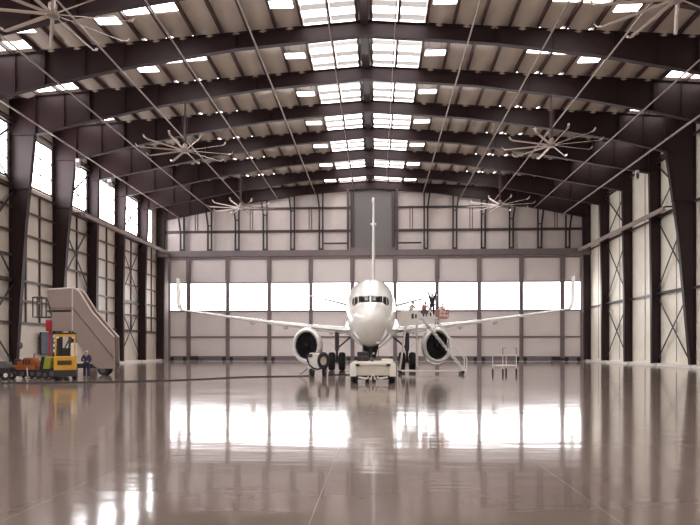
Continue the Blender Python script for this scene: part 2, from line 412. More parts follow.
# ------------------------------------------------------------ portal frames
def make_frame(y, ci0):
    t = thing('steel_frame', 'x', 'steel frame', (XR, y, 0), 0, 'steel portal frames')
    for sgn in (-1, 1):
        OUT = 29.50 if sgn < 0 else 29.40
        hi = ci0[-1][0]; ci = list(ci0)
        if hi < 28: hi += 0.2 if sgn < 0 else -0.35; ci = [ci0[0], (ci0[1][0]+(0.1 if sgn < 0 else -0.15), 12.0), (hi, 19.45)]
        # column: web, flanges, stiffeners
        poly = [(sgn*OUT, 0.25)]+[(sgn*a, z) for a, z in ci]+[(sgn*hi, top(hi)-0.02), (sgn*OUT, top(OUT)-0.02)]
        mb = MB(); mb.prism(poly, -0.02, 0.02)
        mb.box((sgn*(OUT-0.02), 0, (top(OUT))/2), (0.04, 0.42, top(OUT)-0.3))
        for (a, za), (b, zb) in zip(ci[:-1], ci[1:]): mb.bar((sgn*a, 0, za), (sgn*b, 0, zb), 0.42, 0.05, (sgn, 0, 0))
        for z in (15.0, 19.45):
            a = hi+(19.45-z)*(ci[0][0]-hi)/19.2; mb.box((sgn*(a+OUT)/2, 0, z), (OUT-a, 0.34, 0.04))
        col = mb.build('column', 'steel', t)
        mb = MB(); mb.box((sgn*(28.95+OUT)/2, 0, 0.14), (OUT-28.95+0.3, 0.7, 0.28)); mb.build('base_plate', 'curb', col)
        # rafter
        lo = [(a, z) for a, z in BOT[:-1]]+[(hi, 19.45)]; up = [(hi, top(hi)-0.02), (0, top(0)-0.02)]
        mb = MB(); mb.prism([(sgn*a, z) for a, z in lo+up], -0.02, 0.02)
        for (a, za), (b, zb) in zip(lo[:-1], lo[1:]): mb.bar((sgn*a, 0, za), (sgn*b, 0, zb), 0.42, 0.05, (0, 0, 1))
        mb.bar((0, 0, top(0)-0.03), (sgn*hi, 0, top(hi)-0.03), 0.42, 0.05, (0, 0, 1))
        for a in (9, 17, 22.7, hi-0.1):
            zb, zt_ = bot(a), top(a)-0.05
            mb.box((sgn*a, 0, (zb+zt_)/2), (0.05, 0.40, zt_-zb))
        for a in (13, 19.8, 24.9):
            zb, zt_ = bot(a), top(a)-0.05
            mb.box((sgn*a, 0, (zb+zt_)/2), (0.03, 0.26, zt_-zb))
        mb.build('rafter', 'steel', t)
    return t
fr = make_frame(FR[1], [(28.6, 0.25), (28.5, 12.0), (28.35, 19.45)])
frn = make_frame(FR[4], [(28.95, 0.25), (28.05, 12.0), (27.2, 19.45)])
labs = ['brown steel roof frame standing against the back gable wall', 'brown steel roof frame, second from the back wall',
        'brown steel roof frame over the farther pair of fans', 'brown steel roof frame, fourth from the back wall',
        'brown steel roof frame, fifth from back, column behind the boarding stairs', 'brown steel roof frame holding the middle pair of fans, column left of stairs',
        'brown steel roof frame, first whole rafter from the top of the photo', 'brown steel roof frame cut by the top edge of the photo',
        'nearest brown steel roof frame, holding the closest pair of fans']
fr['label'] = labs[1]; frn['label'] = labs[4]
for k in range(9):
    if k in (1, 4): continue
    dup(fr if k < 4 else frn, (XR, FR[k], 0), 0, labs[k])

# cross braces on the side walls
def brace(x, sgn, y0, y1, label):
    t = thing('cross_brace', label, 'brace', (x, (y0+y1)/2, 0), 0, 'cross braces on the side walls')
    tiers = (0.35, 7.3, 15.0, 20.4)
    for z0, z1 in zip(tiers[:-1], tiers[1:]):
        for a, b in ((y0, y1), (y1, y0)):
            mb = MB(); q = 0.03*sgn if a > b else 0
            mb.bar((x+q, a, z0+0.1), (x+q, b, z1-0.1), 0.19, 0.03, (1, 0, 0)); mb.build('rod', 'black_steel', t, world=True)
    for z in tiers[1:]:
        mb = MB(); mb.bar((x, y0, z), (x, y1, z), 0.16, 0.16); mb.build('strut', 'steel', t, world=True)
bays = [(YB-BAY*(k+1)+0.03, YB-BAY*k-0.03) for k in range(9)]
for k, nm in ((1, 'nearest the back wall'), (3, 'behind the boarding stairs'), (5, 'nearest the viewer')):
    brace(XL+0.38, -1, *bays[k], 'dark cross brace rods on the left wall, bay %s' % nm)
for k, nm in ((1, 'nearest the back wall'), (3, 'at the right edge of the photo'), (5, 'nearest the viewer')):
    brace(XRW-0.38, 1, *bays[k], 'dark cross brace rods on cream right wall, bay %s' % nm)

# rails along the side walls (end at the fifth frame)
for sgn, nm in ((-1, 'left'), (1, 'right')):
    t = thing('wall_rail', 'pale steel rail running high along the %s wall to the door header' % nm, 'rail', (XR+sgn*27.75, 69.5, 14.9), 0, 'wall rails')
    mb = MB(); mb.box((0, 0, 0), (0.12, 24, 0.34)); mb.box((sgn*0.12, 0, 0.16), (0.30, 24, 0.05)); mb.box((sgn*0.12, 0, -0.16), (0.30, 24, 0.05)); mb.build('beam', 'pipe', t)
    for k in range(4):
        mb = MB(); mb.box((sgn*0.6, FR[k+1]-69.5+0.1, 0), (1.1, 0.16, 0.16)) ; mb.build('bracket', 'girt', t)
    mb = MB(); mb.tube([(0, -12, 0), (0, -12.3, 0.02), (-sgn*0.1, -12.6, 0.0), (sgn*0.5, -12.7, 0.0), (sgn*0.9, -12.6, 0)], 0.07, 8); mb.build('end_stop', 'black_steel', t)

# pipes under the frames
offs = [-26.15, -21.7, -17.2, -12.65, -7.5, -2.3, 2.1, 7.15, 12.2, 16.6, 21.9, 25.7]
for i, o in enumerate(offs):
    r = 0.035 if abs(o) < 3 else 0.085 if o > 25 else 0.062
    z = bot(o)-0.03-r
    nm = 'thin' if abs(o) < 3 else 'pale'
    side = 'left' if o < 0 else 'right'; n_ = i if o < 0 else 11-i
    t = thing('roof_pipe', '%s straight pipe slung under the roof frames, %s from the %s wall' % (nm, ORD[n_], side), 'pipe', (XR+o, (26+YB)/2, z), 0, 'pipes under the roof frames')
    L = YB-0.3-26
    mb = MB(); mb.tube([(0, -L/2, 0), (0, L/2, 0)], r, 10); mb.build('tube', 'pipe', t, smooth=True)
    for k in range(1, 9):
        mb = MB(); mb.box((0, FR[k]-t.location.y, r*0.6), (0.1, 0.07, r*1.6+0.03)); mb.build('clamp', 'gear', t)
    for k in range(4):
        mb = MB(); mb.lathe([(-0.1, r*1.35), (0.1, r*1.35)], (0, FR[2*k+1]+3.1-t.location.y, 0), 'Y', 10); mb.build('coupling', 'pipe', t)

# ceiling lights
def make_light():
    t = thing('ceiling_light', 'x', 'light', (0, 0, 0), 0, 'ceiling lights')
    mb = MB(); mb.loft([[(-0.76, -0.40, 0.0), (0.76, -0.40, 0.0), (0.76, 0.40, 0.0), (-0.76, 0.40, 0.0)], [(-0.6, -0.35, 0.16), (0.6, -0.35, 0.16), (0.6, 0.35, 0.16), (-0.6, 0.35, 0.16)]]); mb.build('housing', 'curb', t)
    mb = MB(); mb.box((0, 0, -0.02), (1.46, 0.74, 0.04)); mb.build('diffuser', 'lamp', t)
    for s in (-1, 1):
        mb = MB(); mb.tube([(s*0.45, 0, 0.15), (s*0.45, 0, 0.85)], 0.015, 6); mb.build('hanger', 'gear', t)
    return t
lt = make_light(); first = True
spots = []
for k in range(2, 8):
    for s in (-1, 1): spots.append((s*5.2, k))
for k in (6, 7):
    for s in (-1, 1): spots.append((s*16.4, k))
spots.append((-22.1, 7))
spots.append((-5.2, 1)); spots.append((5.2, 1))
for o, k in spots:
    y = YB-BAY*k+2.8; loc = (XR+o, y, roof(o)-0.85)
    if k in (0,): continue
    side = 'left' if o < 0 else 'right'
    where = 'just outside the %s skylights' % side if abs(o) < 6 else ('midway across the %s roof slope' % side if abs(o) < 18 else 'near the left eave')
    lab = 'lit white panel light %s, %s roof bay from the back' % (where, ORD[k-1])
    if first: lt.location = loc; lt['label'] = lab; first = False
    else: dup(lt, loc, 0, lab)

# ceiling fans
def make_fan():
    t = thing('ceiling_fan', 'x', 'fan', (0, 0, 0), 0, 'large ceiling fans')
    mb = MB(); mb.lathe([(-0.16, 0.22), (-0.12, 0.30), (0.08, 0.30), (0.12, 0.2)], (0, 0, 0), 'Z', 20); mb.build('hub', 'fan_hub', t, smooth=True)
    mb = MB(); mb.lathe([(0.1, 0.17), (0.15, 0.2), (0.5, 0.2), (0.55, 0.1)], (0, 0, 0), 'Z', 16); mb.build('motor', 'fan_hub', t, smooth=True)
    mb = MB(); H = 3.95
    mb.box((0, 0, (0.5+H)/2), (0.14, 0.14, H-0.5)); mb.box((0, 0, H-0.02), (0.5, 0.4, 0.06)); st = mb.build('stem', 'flange', t)
    for k in range(4):
        a = k*PI/2+PI/4
        mb = MB(); mb.tube([(0.1*math.cos(a), 0.1*math.sin(a), 0.55), (0.7*math.cos(a), 0.16*math.sin(a), H)], 0.012, 6); mb.build('guy_wire', 'gear', t)
    N = 10
    for k in range(N):
        a = 2*PI*k/N; R = Matrix.Rotation(a, 3, 'Z')
        def sec(r, zc, w, hgt, tilt):
            return [R@Vector((r, -w/2, zc-tilt)), R@Vector((r, 0, zc-hgt/2)), R@Vector((r, w/2, zc+tilt)), R@Vector((r, 0, zc+hgt))]
        mb = MB(); mb.loft([sec(0.22, 0, 0.16, 0.03, 0.02), sec(0.6, 0, 0.19, 0.03, 0.035), sec(3.5, 0.0, 0.17, 0.025, 0.03)])
        b = mb.build('blade', 'fan_blade', t, smooth=False)
        mb = MB(); rr = [(3.5, 0.0), (3.66, 0.02), (3.78, 0.09), (3.86, 0.24)]
        mb.loft([[R@Vector((r, -0.085, z)), R@Vector((r-0.02, -0.085, z+0.03)), R@Vector((r-0.02, 0.085, z+0.03)), R@Vector((r, 0.085, z))] for r, z in rr])
        mb.build('tip_fin', 'fan_blade', b)
    return t
fan = make_fan(); FZ = bot(14.8)-3.95-0.03
flabs = {(8, -1): 'big ceiling fan in the top left corner of the photo, nearest the viewer', (8, 1): 'big ceiling fan at the top right corner, mostly outside the photo',
         (5, -1): 'big ceiling fan over the left side, middle of its row', (5, 1): 'big ceiling fan over the right side, middle of its row',
         (2, -1): 'far ceiling fan in front of back wall, left of the airliner tail', (2, 1): 'far ceiling fan in front of back wall, right of the airliner tail'}
first = True
for (k, s), lab in flabs.items():
    loc = (XR+s*14.8, FR[k], FZ); rz = (math.atan2(-loc[1], -loc[0])+(PI/10 if k != 8 else 0.03))
    if first: fan.location = loc; fan.rotation_euler = (0, 0, rz); fan['label'] = lab; first = False
    else: dup(fan, loc, rz, lab)

# struts on the upper back wall
for side, pxs in (('left', (321, 292.5, 265, 237, 209.5, 182)), ('right', (426, 455, 483.5, 511.5, 540, 568))):
    for i, px in enumerate(pxs):
        x = hx(px, 81.5); zt_ = bot(x-XR)-0.02
        t = thing('wall_strut', 'dark twin strut on the upper back wall, %s to the %s of grey tail panel' % (ORD[i], side), 'strut', (x, 81.62, HT), 0, 'struts on the upper back wall')
        for s in (-1, 1):
            mb = MB(); lean = 0.0 if (s > 0) == (side == 'left') else (0.28 if side == 'right' else -0.28)
            h = zt_-HT; mb.bar((s*0.24, 0, 0.0), (s*0.24, 0, h-2.0), 0.2, 0.2); mb.bar((s*0.24, 0, h-2.02), (s*0.24+lean, 0, h), 0.2, 0.2)
            mb.build('post', 'black_steel', t)
        mb = MB(); mb.box((0, 0, 0.12), (0.7, 0.25, 0.24)); mb.build('foot', 'black_steel', t)
        mb = MB(); mb.box((0, 0.0, zt_-HT-2.0), (0.6, 0.12, 0.14)); mb.build('spacer', 'black_steel', t)
for px, lab in ((348, 'left'), (397, 'right')):
    x = hx(px, 81.5)
    t = thing('door_jamb', 'brown post standing on the header just %s of the grey tail panel' % lab, 'post', (x, 81.45, HT), 0)
    mb = MB(); mb.box((0, 0, 4.1), (0.3, 0.3, 8.2)); mb.build('post', 'girt', t)
    s = -1 if px < 370 else 1
    mb = MB(); mb.box((s*1.7, 0.05, 0.9), (3.2, 0.14, 0.2)); mb.build('rail', 'black_steel', t)

# fixtures high on the columns
for sgn, k, z, lab in ((-1, 4, 19.0, 'small white speaker high on left column behind the boarding stairs'), (-1, 3, 19.0, 'small white speaker high on left wall, third column from back'), (1, 3, 19.2, 'small speaker high on right column beside cream wall')):
    o = 27.0
    t = thing('wall_speaker', lab, 'speaker', (XR+sgn*o, FR[k]-0.35, z), 0, 'column speakers')
    mb = MB(); mb.box((0, 0, 0), (0.34, 0.3, 0.9)); mb.build('cabinet', 'cart', t, bevel=0.03)
    mb = MB(); mb.box((0, -0.16, -0.12), (0.26, 0.03, 0.5)); mb.build('grille', 'gear', t)
    mb = MB(); mb.box((sgn*0.16, 0.24, 0), (0.1, 0.3, 0.12)); mb.build('bracket', 'gear', t)

# ------------------------------------------------------------ airliner
AX, AY = -0.40, 34.0
plane = thing('airliner', 'white twin engine airliner facing the viewer in the hangar centre', 'airplane', (AX, AY, 0))
SEC = [  # y, half width, top, bottom
 (0.00, 0.03, 3.43, 3.37), (0.05, 0.22, 3.62, 3.16), (0.2, 0.44, 3.82, 2.92), (0.5, 0.68, 4.02, 2.68), (1.0, 0.92, 4.25, 2.40), (1.5, 1.08, 4.42, 2.22), (2.0, 1.20, 4.58, 2.10),
 (2.4, 1.29, 4.84, 2.02), (2.9, 1.37, 5.18, 1.96), (3.4, 1.44, 5.46, 1.91), (4.0, 1.50, 5.76, 1.87), (5.0, 1.60, 6.14, 1.82), (6.2, 1.66, 6.42, 1.80), (8.0, 1.70, 6.52, 1.80),
 (20., 1.70, 6.52, 1.80), (23., 1.60, 6.42, 2.05), (26., 1.40, 6.42, 2.75), (29., 1.0, 6.40, 3.8), (31.5, 0.62, 6.36, 4.7), (33.4, 0.22, 6.2, 5.5)]
def sec(y):
    for a, b in zip(SEC[:-1], SEC[1:]):
        if y <= b[0]:
            t = max(0, (y-a[0])/(b[0]-a[0])); return [a[i]+(b[i]-a[i])*t for i in (1, 2, 3)]
    return SEC[-1][1:]
NE = 2.25
NL = 1.8
def pw(v, sn): return math.copysign(abs(v)**(2/(NE if sn >= 0 else NL)), v)
def inside(x, y, z):
    w, t, b = sec(y); c, h = (t+b)/2, (t-b)/2
    return abs(x/w)**NE+abs((z-c)/h)**NE-1
def hull_y(x, z):
    lo, hi = 0.0, 9.0
    for _ in range(40):
        m = (lo+hi)/2
        if inside(x, m, z) > 0: lo = m
        else: hi = m
    return hi
mb = MB(); rings = []
for y, w, t, b in SEC:
    c, h = (t+b)/2, (t-b)/2
    rings.append([Vector((w*pw(math.cos(2*PI*i/40), math.sin(2*PI*i/40)), y, c+h*pw(math.sin(2*PI*i/40), math.sin(2*PI*i/40)))) for i in range(40)])
mb.loft(rings)
fus = mb.build('fuselage', 'white', plane, smooth=True)
def pane(poly, parent, name, m, off=0.02, inset=0.0):
    # a window patch laid on the nose
    n = 6; mb = MB(); P = [Vector((p[0], 0, p[1])) for p in poly]
    ctr = sum(P, Vector())/len(P)
    pts = []
    if len(P) == 4:
        grid = [[P[0].lerp(P[1], i/n).lerp(P[3].lerp(P[2], i/n), j/n) for i in range(n+1)] for j in range(n+1)]
        vs = [[mb.bm.verts.new((p.x, hull_y(p.x, p.z)-off, p.z)) for p in r] for r in grid]
        for a, b in zip(vs[:-1], vs[1:]):
            for i in range(n): mb.bm.faces.new((a[i], a[i+1], b[i+1], b[i]))
    o = mb.build(name, m, parent, smooth=True)
    s = o.modifiers.new('solid', 'SOLIDIFY'); s.thickness = 0.02; s.offset = 0
    return o
for s in (-1, 1):
    pane([(s*0.05, 4.56), (s*0.70, 4.55), (s*0.73, 4.97), (s*0.05, 5.0)], plane, 'windshield', 'glass_dark', 0.03)
    pane([(s*0.755, 4.54), (s*0.965, 4.36), (s*0.985, 4.95), (s*0.785, 4.97)], plane, 'cockpit_window', 'glass_dark', 0.03)
    pane([(s*1.005, 4.34), (s*1.13, 4.46), (s*1.11, 4.86), (s*1.02, 4.94)], plane, 'cockpit_window', 'glass_dark', 0.03)
    for z in (4.98,):
        pass
# belly fairing
mb = MB(); rings = []
for y, w, t, b in ((9.5, 1.3, 4.2, 2.1), (11.0, 1.9, 4.6, 1.7), (13.5, 2.2, 4.9, 1.5), (17, 2.2, 4.9, 1.5), (19.5, 1.8, 4.6, 1.7), (21.5, 1.3, 4.2, 2.1)):
    c, h = (t+b)/2, (t-b)/2; rings.append([Vector((math.copysign(w*abs(math.cos(2*PI*i/28))**1.0, math.cos(2*PI*i/28)), y, c+h*(math.sin(2*PI*i/28) if i <= 14 else -(1-abs(math.cos(2*PI*i/28))**1.4)))) for i in range(28)])
mb.loft(rings); mb.build('belly_fairing', 'white', plane, smooth=True)
def airfoil(x, yl, yt, z, th, n=8):
    # points around a section from leading to trailing edge, in the y-z plane
    c = yt-yl; up, dn = [], []
    for i in range(n+1):
        t = i/n; yy = yl+c*t*t*(3-2*t) if False else yl+c*(1-math.cos(PI*t))/2
        u = (yy-yl)/c; f = 2.6*(math.sqrt(max(u, 0))*(1-u)*0.77+0.06*u*(1-u))
        up.append(Vector((x, yy, z+th/2*f))); dn.append(Vector((x, yy, z-th/2*f*0.8)))
    return up+list(reversed(dn[1:-1]))
for s in (-1, 1):
    mb = MB()
    st = [(1.3, 10.6, 18.6, 3.05, 0.95), (2.6, 11.6, 18.7, 3.2, 0.85), (5.0, 13.2, 18.6, 3.48, 0.66), (8.5, 15.1, 19.0, 3.93, 0.48), (12.5, 17.1, 20.0, 4.5, 0.34), (17.1, 19.2, 21.1, 5.2, 0.22)]
    mb.loft([airfoil(s*x, a, b, z, th) for x, a, b, z, th in st]); w = mb.build('wing', 'white', plane, smooth=True)
    mb = MB()
    wl_ = [(17.1, 19.2, 21.1, 5.2, 0.22), (17.5, 19.5, 21.2, 5.29, 0.2), (17.76, 19.8, 21.3, 5.52, 0.18), (17.9, 20.1, 21.4, 5.95, 0.15), (18.3, 21.2, 22.1, 8.35, 0.08)]
    rings = []
    for i, (x, a, b, z, th) in enumerate(wl_):
        r = airfoil(0, a, b, 0, th); ang = (0, 0.35, 0.8, 1.35, 1.45)[i]
        rings.append([Vector((s*(x-p.z*math.sin(ang)), p.y, z+p.z*math.cos(ang))) for p in r])
    mb.loft(rings); mb.build('winglet', 'white', w, smooth=True)
    for x, yy, z in ((3.6, 18.2, 3.15), (7.6, 18.4, 3.62), (10.6, 18.9, 4.05)):
        mb = MB(); mb.lathe([(-1.5, 0.03), (-1.0, 0.12), (0.2, 0.14), (1.2, 0.03)], (s*x, yy, z), 'Y', 10, 1, 1.5); mb.build('flap_fairing', 'white', w, smooth=True)
    # slat line
    mb = MB(); mb.tube([(s*6.2, 13.85, 3.63), (s*9.0, 15.36, 4.0), (s*12.5, 17.08, 4.5), (s*15.8, 18.78, 5.02)], 0.035, 6); mb.build('slat_edge', 'lip', w)
    # engine
    ex, ey, ez = s*4.83, 10.0, 1.98
    sx_, sz_ = 1.0, 1.26
    mb = MB(); mb.lathe([(0.55, 0.78), (0.3, 0.80), (0.12, 0.82), (0.0, 0.90), (0.05, 0.97), (0.25, 1.03), (0.9, 1.10), (1.8, 1.10), (2.8, 0.98), (3.4, 0.84), (3.42, 0.78), (2.6, 0.78), (0.7, 0.78)], (ex, ey, ez), 'Y', 36, sx_, sz_, True)
    e = mb.build('engine', 'white', plane, smooth=True)
    mb = MB(); mb.lathe([(0.3, 0.805), (0.12, 0.825), (-0.01, 0.905), (0.05, 0.975), (0.25, 1.035), (0.25, 1.03), (0.06, 0.96), (0.01, 0.90), (0.13, 0.82), (0.3, 0.80)], (ex, ey-0.012, ez), 'Y', 36, sx_, sz_, True); mb.build('inlet_lip', 'lip', e, smooth=True)
    mb = MB(); mb.lathe([(0.30, 0.775), (0.75, 0.765), (0.75, 0.05), (0.78, 0.05), (0.78, 0.774), (0.31, 0.782)], (ex, ey, ez), 'Y', 36, sx_, sz_, True); mb.build('inlet_duct', 'dark', e, smooth=True)
    mb = MB()
    for k in range(22):
        a = 2*PI*k/22; ca, sa = math.cos(a), math.sin(a); ta, tb = math.cos(a+0.16), math.sin(a+0.16)
        q = [(ex+0.2*ca, ey+0.62, ez+0.2*sa*sz_), (ex+0.75*ca, ey+0.58, ez+0.75*sa*sz_), (ex+0.75*ta, ey+0.70, ez+0.75*tb*sz_), (ex+0.2*ta, ey+0.70, ez+0.2*tb*sz_)]
        mb.loft([q, [(p[0], p[1]+0.015, p[2]) for p in q]])
    mb.build('fan_blades', 'fan_metal', e)
    mb = MB(); mb.lathe([(0.30, 0.01), (0.36, 0.07), (0.5, 0.16), (0.65, 0.22), (0.76, 0.22)], (ex, ey, ez), 'Y', 20, 1, sz_); mb.build('spinner', 'dark', e, smooth=True)
    mb = MB(); mb.lathe([(3.0, 0.6), (4.2, 0.5), (5.0, 0.3), (5.6, 0.03)], (ex, ey, ez), 'Y', 20, 1, sz_); mb.build('exhaust_cone', 'gear', e, smooth=True)
    # pylon
    mb = MB(); mb.loft([[(ex-0.06, ey+0.8, ez+1.2), (ex+0.06, ey+0.8, ez+1.2), (ex+0.06, ey+0.9, ez+1.34), (ex-0.06, ey+0.9, ez+1.34)],
                        [(ex-0.17, ey+2.6, ez+1.0), (ex+0.17, ey+2.6, ez+1.0), (ex+0.17, ey+3.0, 3.66), (ex-0.17, ey+3.0, 3.66)],
                        [(ex-0.15, ey+5.6, ez+0.7), (ex+0.15, ey+5.6, ez+0.7), (ex+0.15, ey+6.0, 3.3), (ex-0.15, ey+6.0, 3.3)]])
    mb.build('pylon', 'white', e)
    # tailplane
    mb = MB(); mb.loft([airfoil(s*x, a, b, z, th) for x, a, b, z, th in ((0.3, 27.6, 32.0, 6.0, 0.45), (2.5, 29.2, 32.4, 6.35, 0.32), (7.1, 32.0, 33.4, 7.65, 0.14))]); mb.build('tailplane', 'white', plane, smooth=True)
    # main gear
    gx, gyy = s*2.78, 13.6
    mb = MB(); mb.tube([(gx, gyy, 3.2), (gx, gyy, 1.6)], 0.17, 12); mb.tube([(gx, gyy, 1.7), (gx, gyy, 0.72)], 0.11, 12); mb.tube([(gx-0.42, gyy, 0.735), (gx+0.42, gyy, 0.735)], 0.09, 10)
    g = mb.build('main_gear', 'gear', plane, smooth=True)
    mb = MB(); mb.tube([(gx, gyy, 1.75), (gx-s*1.2, gyy-0.1, 2.75)], 0.07, 8); mb.build('side_brace', 'gear', g)
    mb = MB(); mb.bar((gx+s*0.25, gyy-0.1, 1.9), (gx+s*0.95, gyy-0.1, 2.5), 0.06, 0.5, (0, 1, 0)); mb.build('gear_door', 'white', g)
    mb = MB(); mb.tube([(gx, gyy-0.16, 1.5), (gx, gyy-0.42, 1.15), (gx, gyy-0.12, 0.8)], 0.04, 6); mb.build('torque_link', 'gear', g)
    for q in (-1, 1):
        mb = MB(); mb.lathe([(-0.24, 0.42), (-0.25, 0.62), (-0.18, 0.715), (0.0, 0.735), (0.18, 0.715), (0.25, 0.62), (0.24, 0.42)], (gx+q*0.41, gyy, 0.735), 'X', 28); wh = mb.build('wheel', 'rubber', g, smooth=True)
        mb = MB(); mb.lathe([(-0.25, 0.05), (-0.245, 0.36), (0.245, 0.36), (0.25, 0.05)], (gx+q*0.41, gyy, 0.735), 'X', 20); mb.build('hubcap', 'gear', wh, smooth=True)
# fin with dorsal fillet
mb = MB(); rings = []
for z, a, b, th in ((6.2, 21.5, 31.5, 1.25), (6.7, 23.0, 31.7, 1.5), (7.6, 25.6, 31.8, 0.95), (8.2, 26.6, 31.9, 0.65), (9.0, 27.2, 32.1, 0.50), (13.5, 29.8, 33.0, 0.40), (17.9, 32.0, 33.8, 0.32), (18.3, 32.4, 33.8, 0.18)):
    r = airfoil(0, a, b, 0, th); rings.append([Vector((p.z*1.1, p.y, z)) for p in r])
mb.loft(rings); fin = mb.build('tail_fin', 'white', plane, smooth=True)
mb = MB(); mb.lathe([(-0.6, 0.03), (-0.3, 0.16), (0.6, 0.24), (1.2, 0.12)], (0, 32.6, 18.25), 'Y', 14, 1, 1.2); mb.build('fin_cap', 'white', fin, smooth=True)
mb = MB(); mb.lathe([(-0.2, 0.03), (0, 0.1), (0.8, 0.1), (1.0, 0.03)], (0, 31.1, 15.3), 'Y', 10, 3.2, 1); mb.build('antenna_fairing', 'white', fin, smooth=True)
# nose gear
mb = MB(); mb.tube([(0, 4.2, 2.2), (0, 4.0, 0.45)], 0.12, 12); mb.tube([(-0.3, 4.0, 0.42), (0.3, 4.0, 0.42)], 0.07, 8); g = mb.build('nose_gear', 'gear', plane, smooth=True)
for q in (-1, 1):
    mb = MB(); mb.lathe([(-0.1, 0.2), (-0.11, 0.36), (-0.06, 0.42), (0.06, 0.42), (0.11, 0.36), (0.1, 0.2)], (q*0.22, 4.0, 0.42), 'X', 22); mb.build('wheel', 'rubber', g, smooth=True)
    mb = MB(); mb.prism([(3.4, 2.05), (5.2, 1.95), (5.0, 1.2), (3.7, 1.15)], q*0.46, q*0.50, 'YZ'); mb.build('gear_door', 'gear', g)
    mb = MB(); mb.lathe([(0, 0.01), (0.03, 0.09), (0.1, 0.10)], (q*0.2, 3.82, 1.45), 'Y', 12); mb.build('taxi_light', 'chrome', g)
mb = MB(); mb.prism([(-0.52, 2.02), (0.52, 2.02), (0.30, 1.12), (-0.30, 1.12)], 4.45, 4.5); mb.build('gear_door', 'dark', g)
mb = MB(); mb.tube([(0, 4.0, 1.1), (0, 5.3, 2.0)], 0.06, 8); mb.build('drag_brace', 'gear', g)
for s in (-1, 1):   # pitot probes
    mb = MB(); mb.tube([(s*1.12, 1.7, 3.6), (s*1.22, 1.65, 3.6), (s*1.24, 1.4, 3.6)], 0.02, 6); mb.build('probe', 'chrome', plane)

# ------------------------------------------------------------ helpers for vehicles
def wheel(parent, c, R, w, axis='X', hub='gear', name='wheel'):
    mb = MB(); mb.lathe([(-w/2, R*0.6), (-w/2, R*0.9), (-w*0.3, R), (w*0.3, R), (w/2, R*0.9), (w/2, R*0.6)], c, axis, 22); o = mb.build(name, 'rubber', parent, smooth=True)
    mb = MB(); mb.lathe([(-w*0.52, R*0.15), (-w*0.5, R*0.55), (w*0.5, R*0.55), (w*0.52, R*0.15)], c, axis, 16); mb.build('hubcap', hub, o, smooth=True)
    return o

# tow tractor
tx = hx(373, 31)
t = thing('tow_tractor', 'low cream pushback tractor in front of the airliner nose wheel', 'tow tractor', (tx, 30.5, 0))
mb = MB(); mb.prism([(-1.17, 0.36), (1.17, 0.36), (1.17, 0.98), (1.05, 1.10), (-1.05, 1.10), (-1.17, 0.98)], 0.05, 3.1); mb.build('body', 'tug', t, bevel=0.05)
for s in (-1, 1):
    mb = MB(); mb.box((s*1.0, 0.04, 0.68), (0.34, 0.16, 0.66)); mb.build('fender', 'tug_light', t, bevel=0.04)
    for y in (0.55, 2.5): wheel(t, (s*0.98, y, 0.33), 0.33, 0.3)
    mb = MB(); mb.box((s*0.78, -0.02, 0.93), (0.2, 0.06, 0.12)); mb.build('headlight', 'black_steel', t)
    mb = MB(); mb.tube([(s*0.75, -0.02, 0.32), (s*0.35, -0.06, 0.25), (s*0.2, -0.06, 0.32)], 0.05, 8); mb.build('tow_hook', 'cart', t)
mb = MB(); mb.box((0, 0.02, 1.0), (1.9, 0.12, 0.14)); mb.build('front_rail', 'tug_light', t, bevel=0.03)
mb = MB(); mb.box((0, 0.06, 0.30), (1.7, 0.2, 0.2)); mb.build('bumper', 'rubber', t, bevel=0.03)
mb = MB(); mb.prism([(-0.18, 0.2), (0.18, 0.2), (0.0, 0.52)], -0.08, 0.02); mb.build('hitch', 'tug_light', t)
mb = MB(); mb.box((0, -0.1, 0.28), (0.1, 0.06, 0.2)); mb.build('hitch_pin', 'black_steel', t)
mb = MB(); mb.box((-0.55, 1.7, 1.22), (0.62, 0.5, 0.26)); mb.box((-0.55, 1.95, 1.45), (0.62, 0.1, 0.3)); mb.build('driver_seat', 'black_steel', t, bevel=0.04)
mb = MB(); mb.tube([(-0.55, 0.95, 1.05), (-0.55, 1.15, 1.4)], 0.03, 8); mb.torus((-0.55, 1.15, 1.42), 'Z', 0.18, 0.02, 20, 6); mb.build('steering_wheel', 'black_steel', t)
mb = MB(); mb.box((0.75, 1.9, 1.16), (0.6, 0.5, 0.12)); mb.build('locker', 'tug_light', t, bevel=0.02)
mb = MB(); mb.lathe([(0, 0.08), (0.12, 0.08), (0.2, 0.05)], (-0.05, 0.5, 1.10), 'Z', 12); mb.build('beacon', 'gear', t)
mb = MB(); mb.tube([(0, 3.1, 0.42), (0, 7.1, 0.5)], 0.06, 8); mb.box((0, 7.15, 0.5), (0.5, 0.2, 0.12)); mb.build('tow_bar', 'tug_light', t)

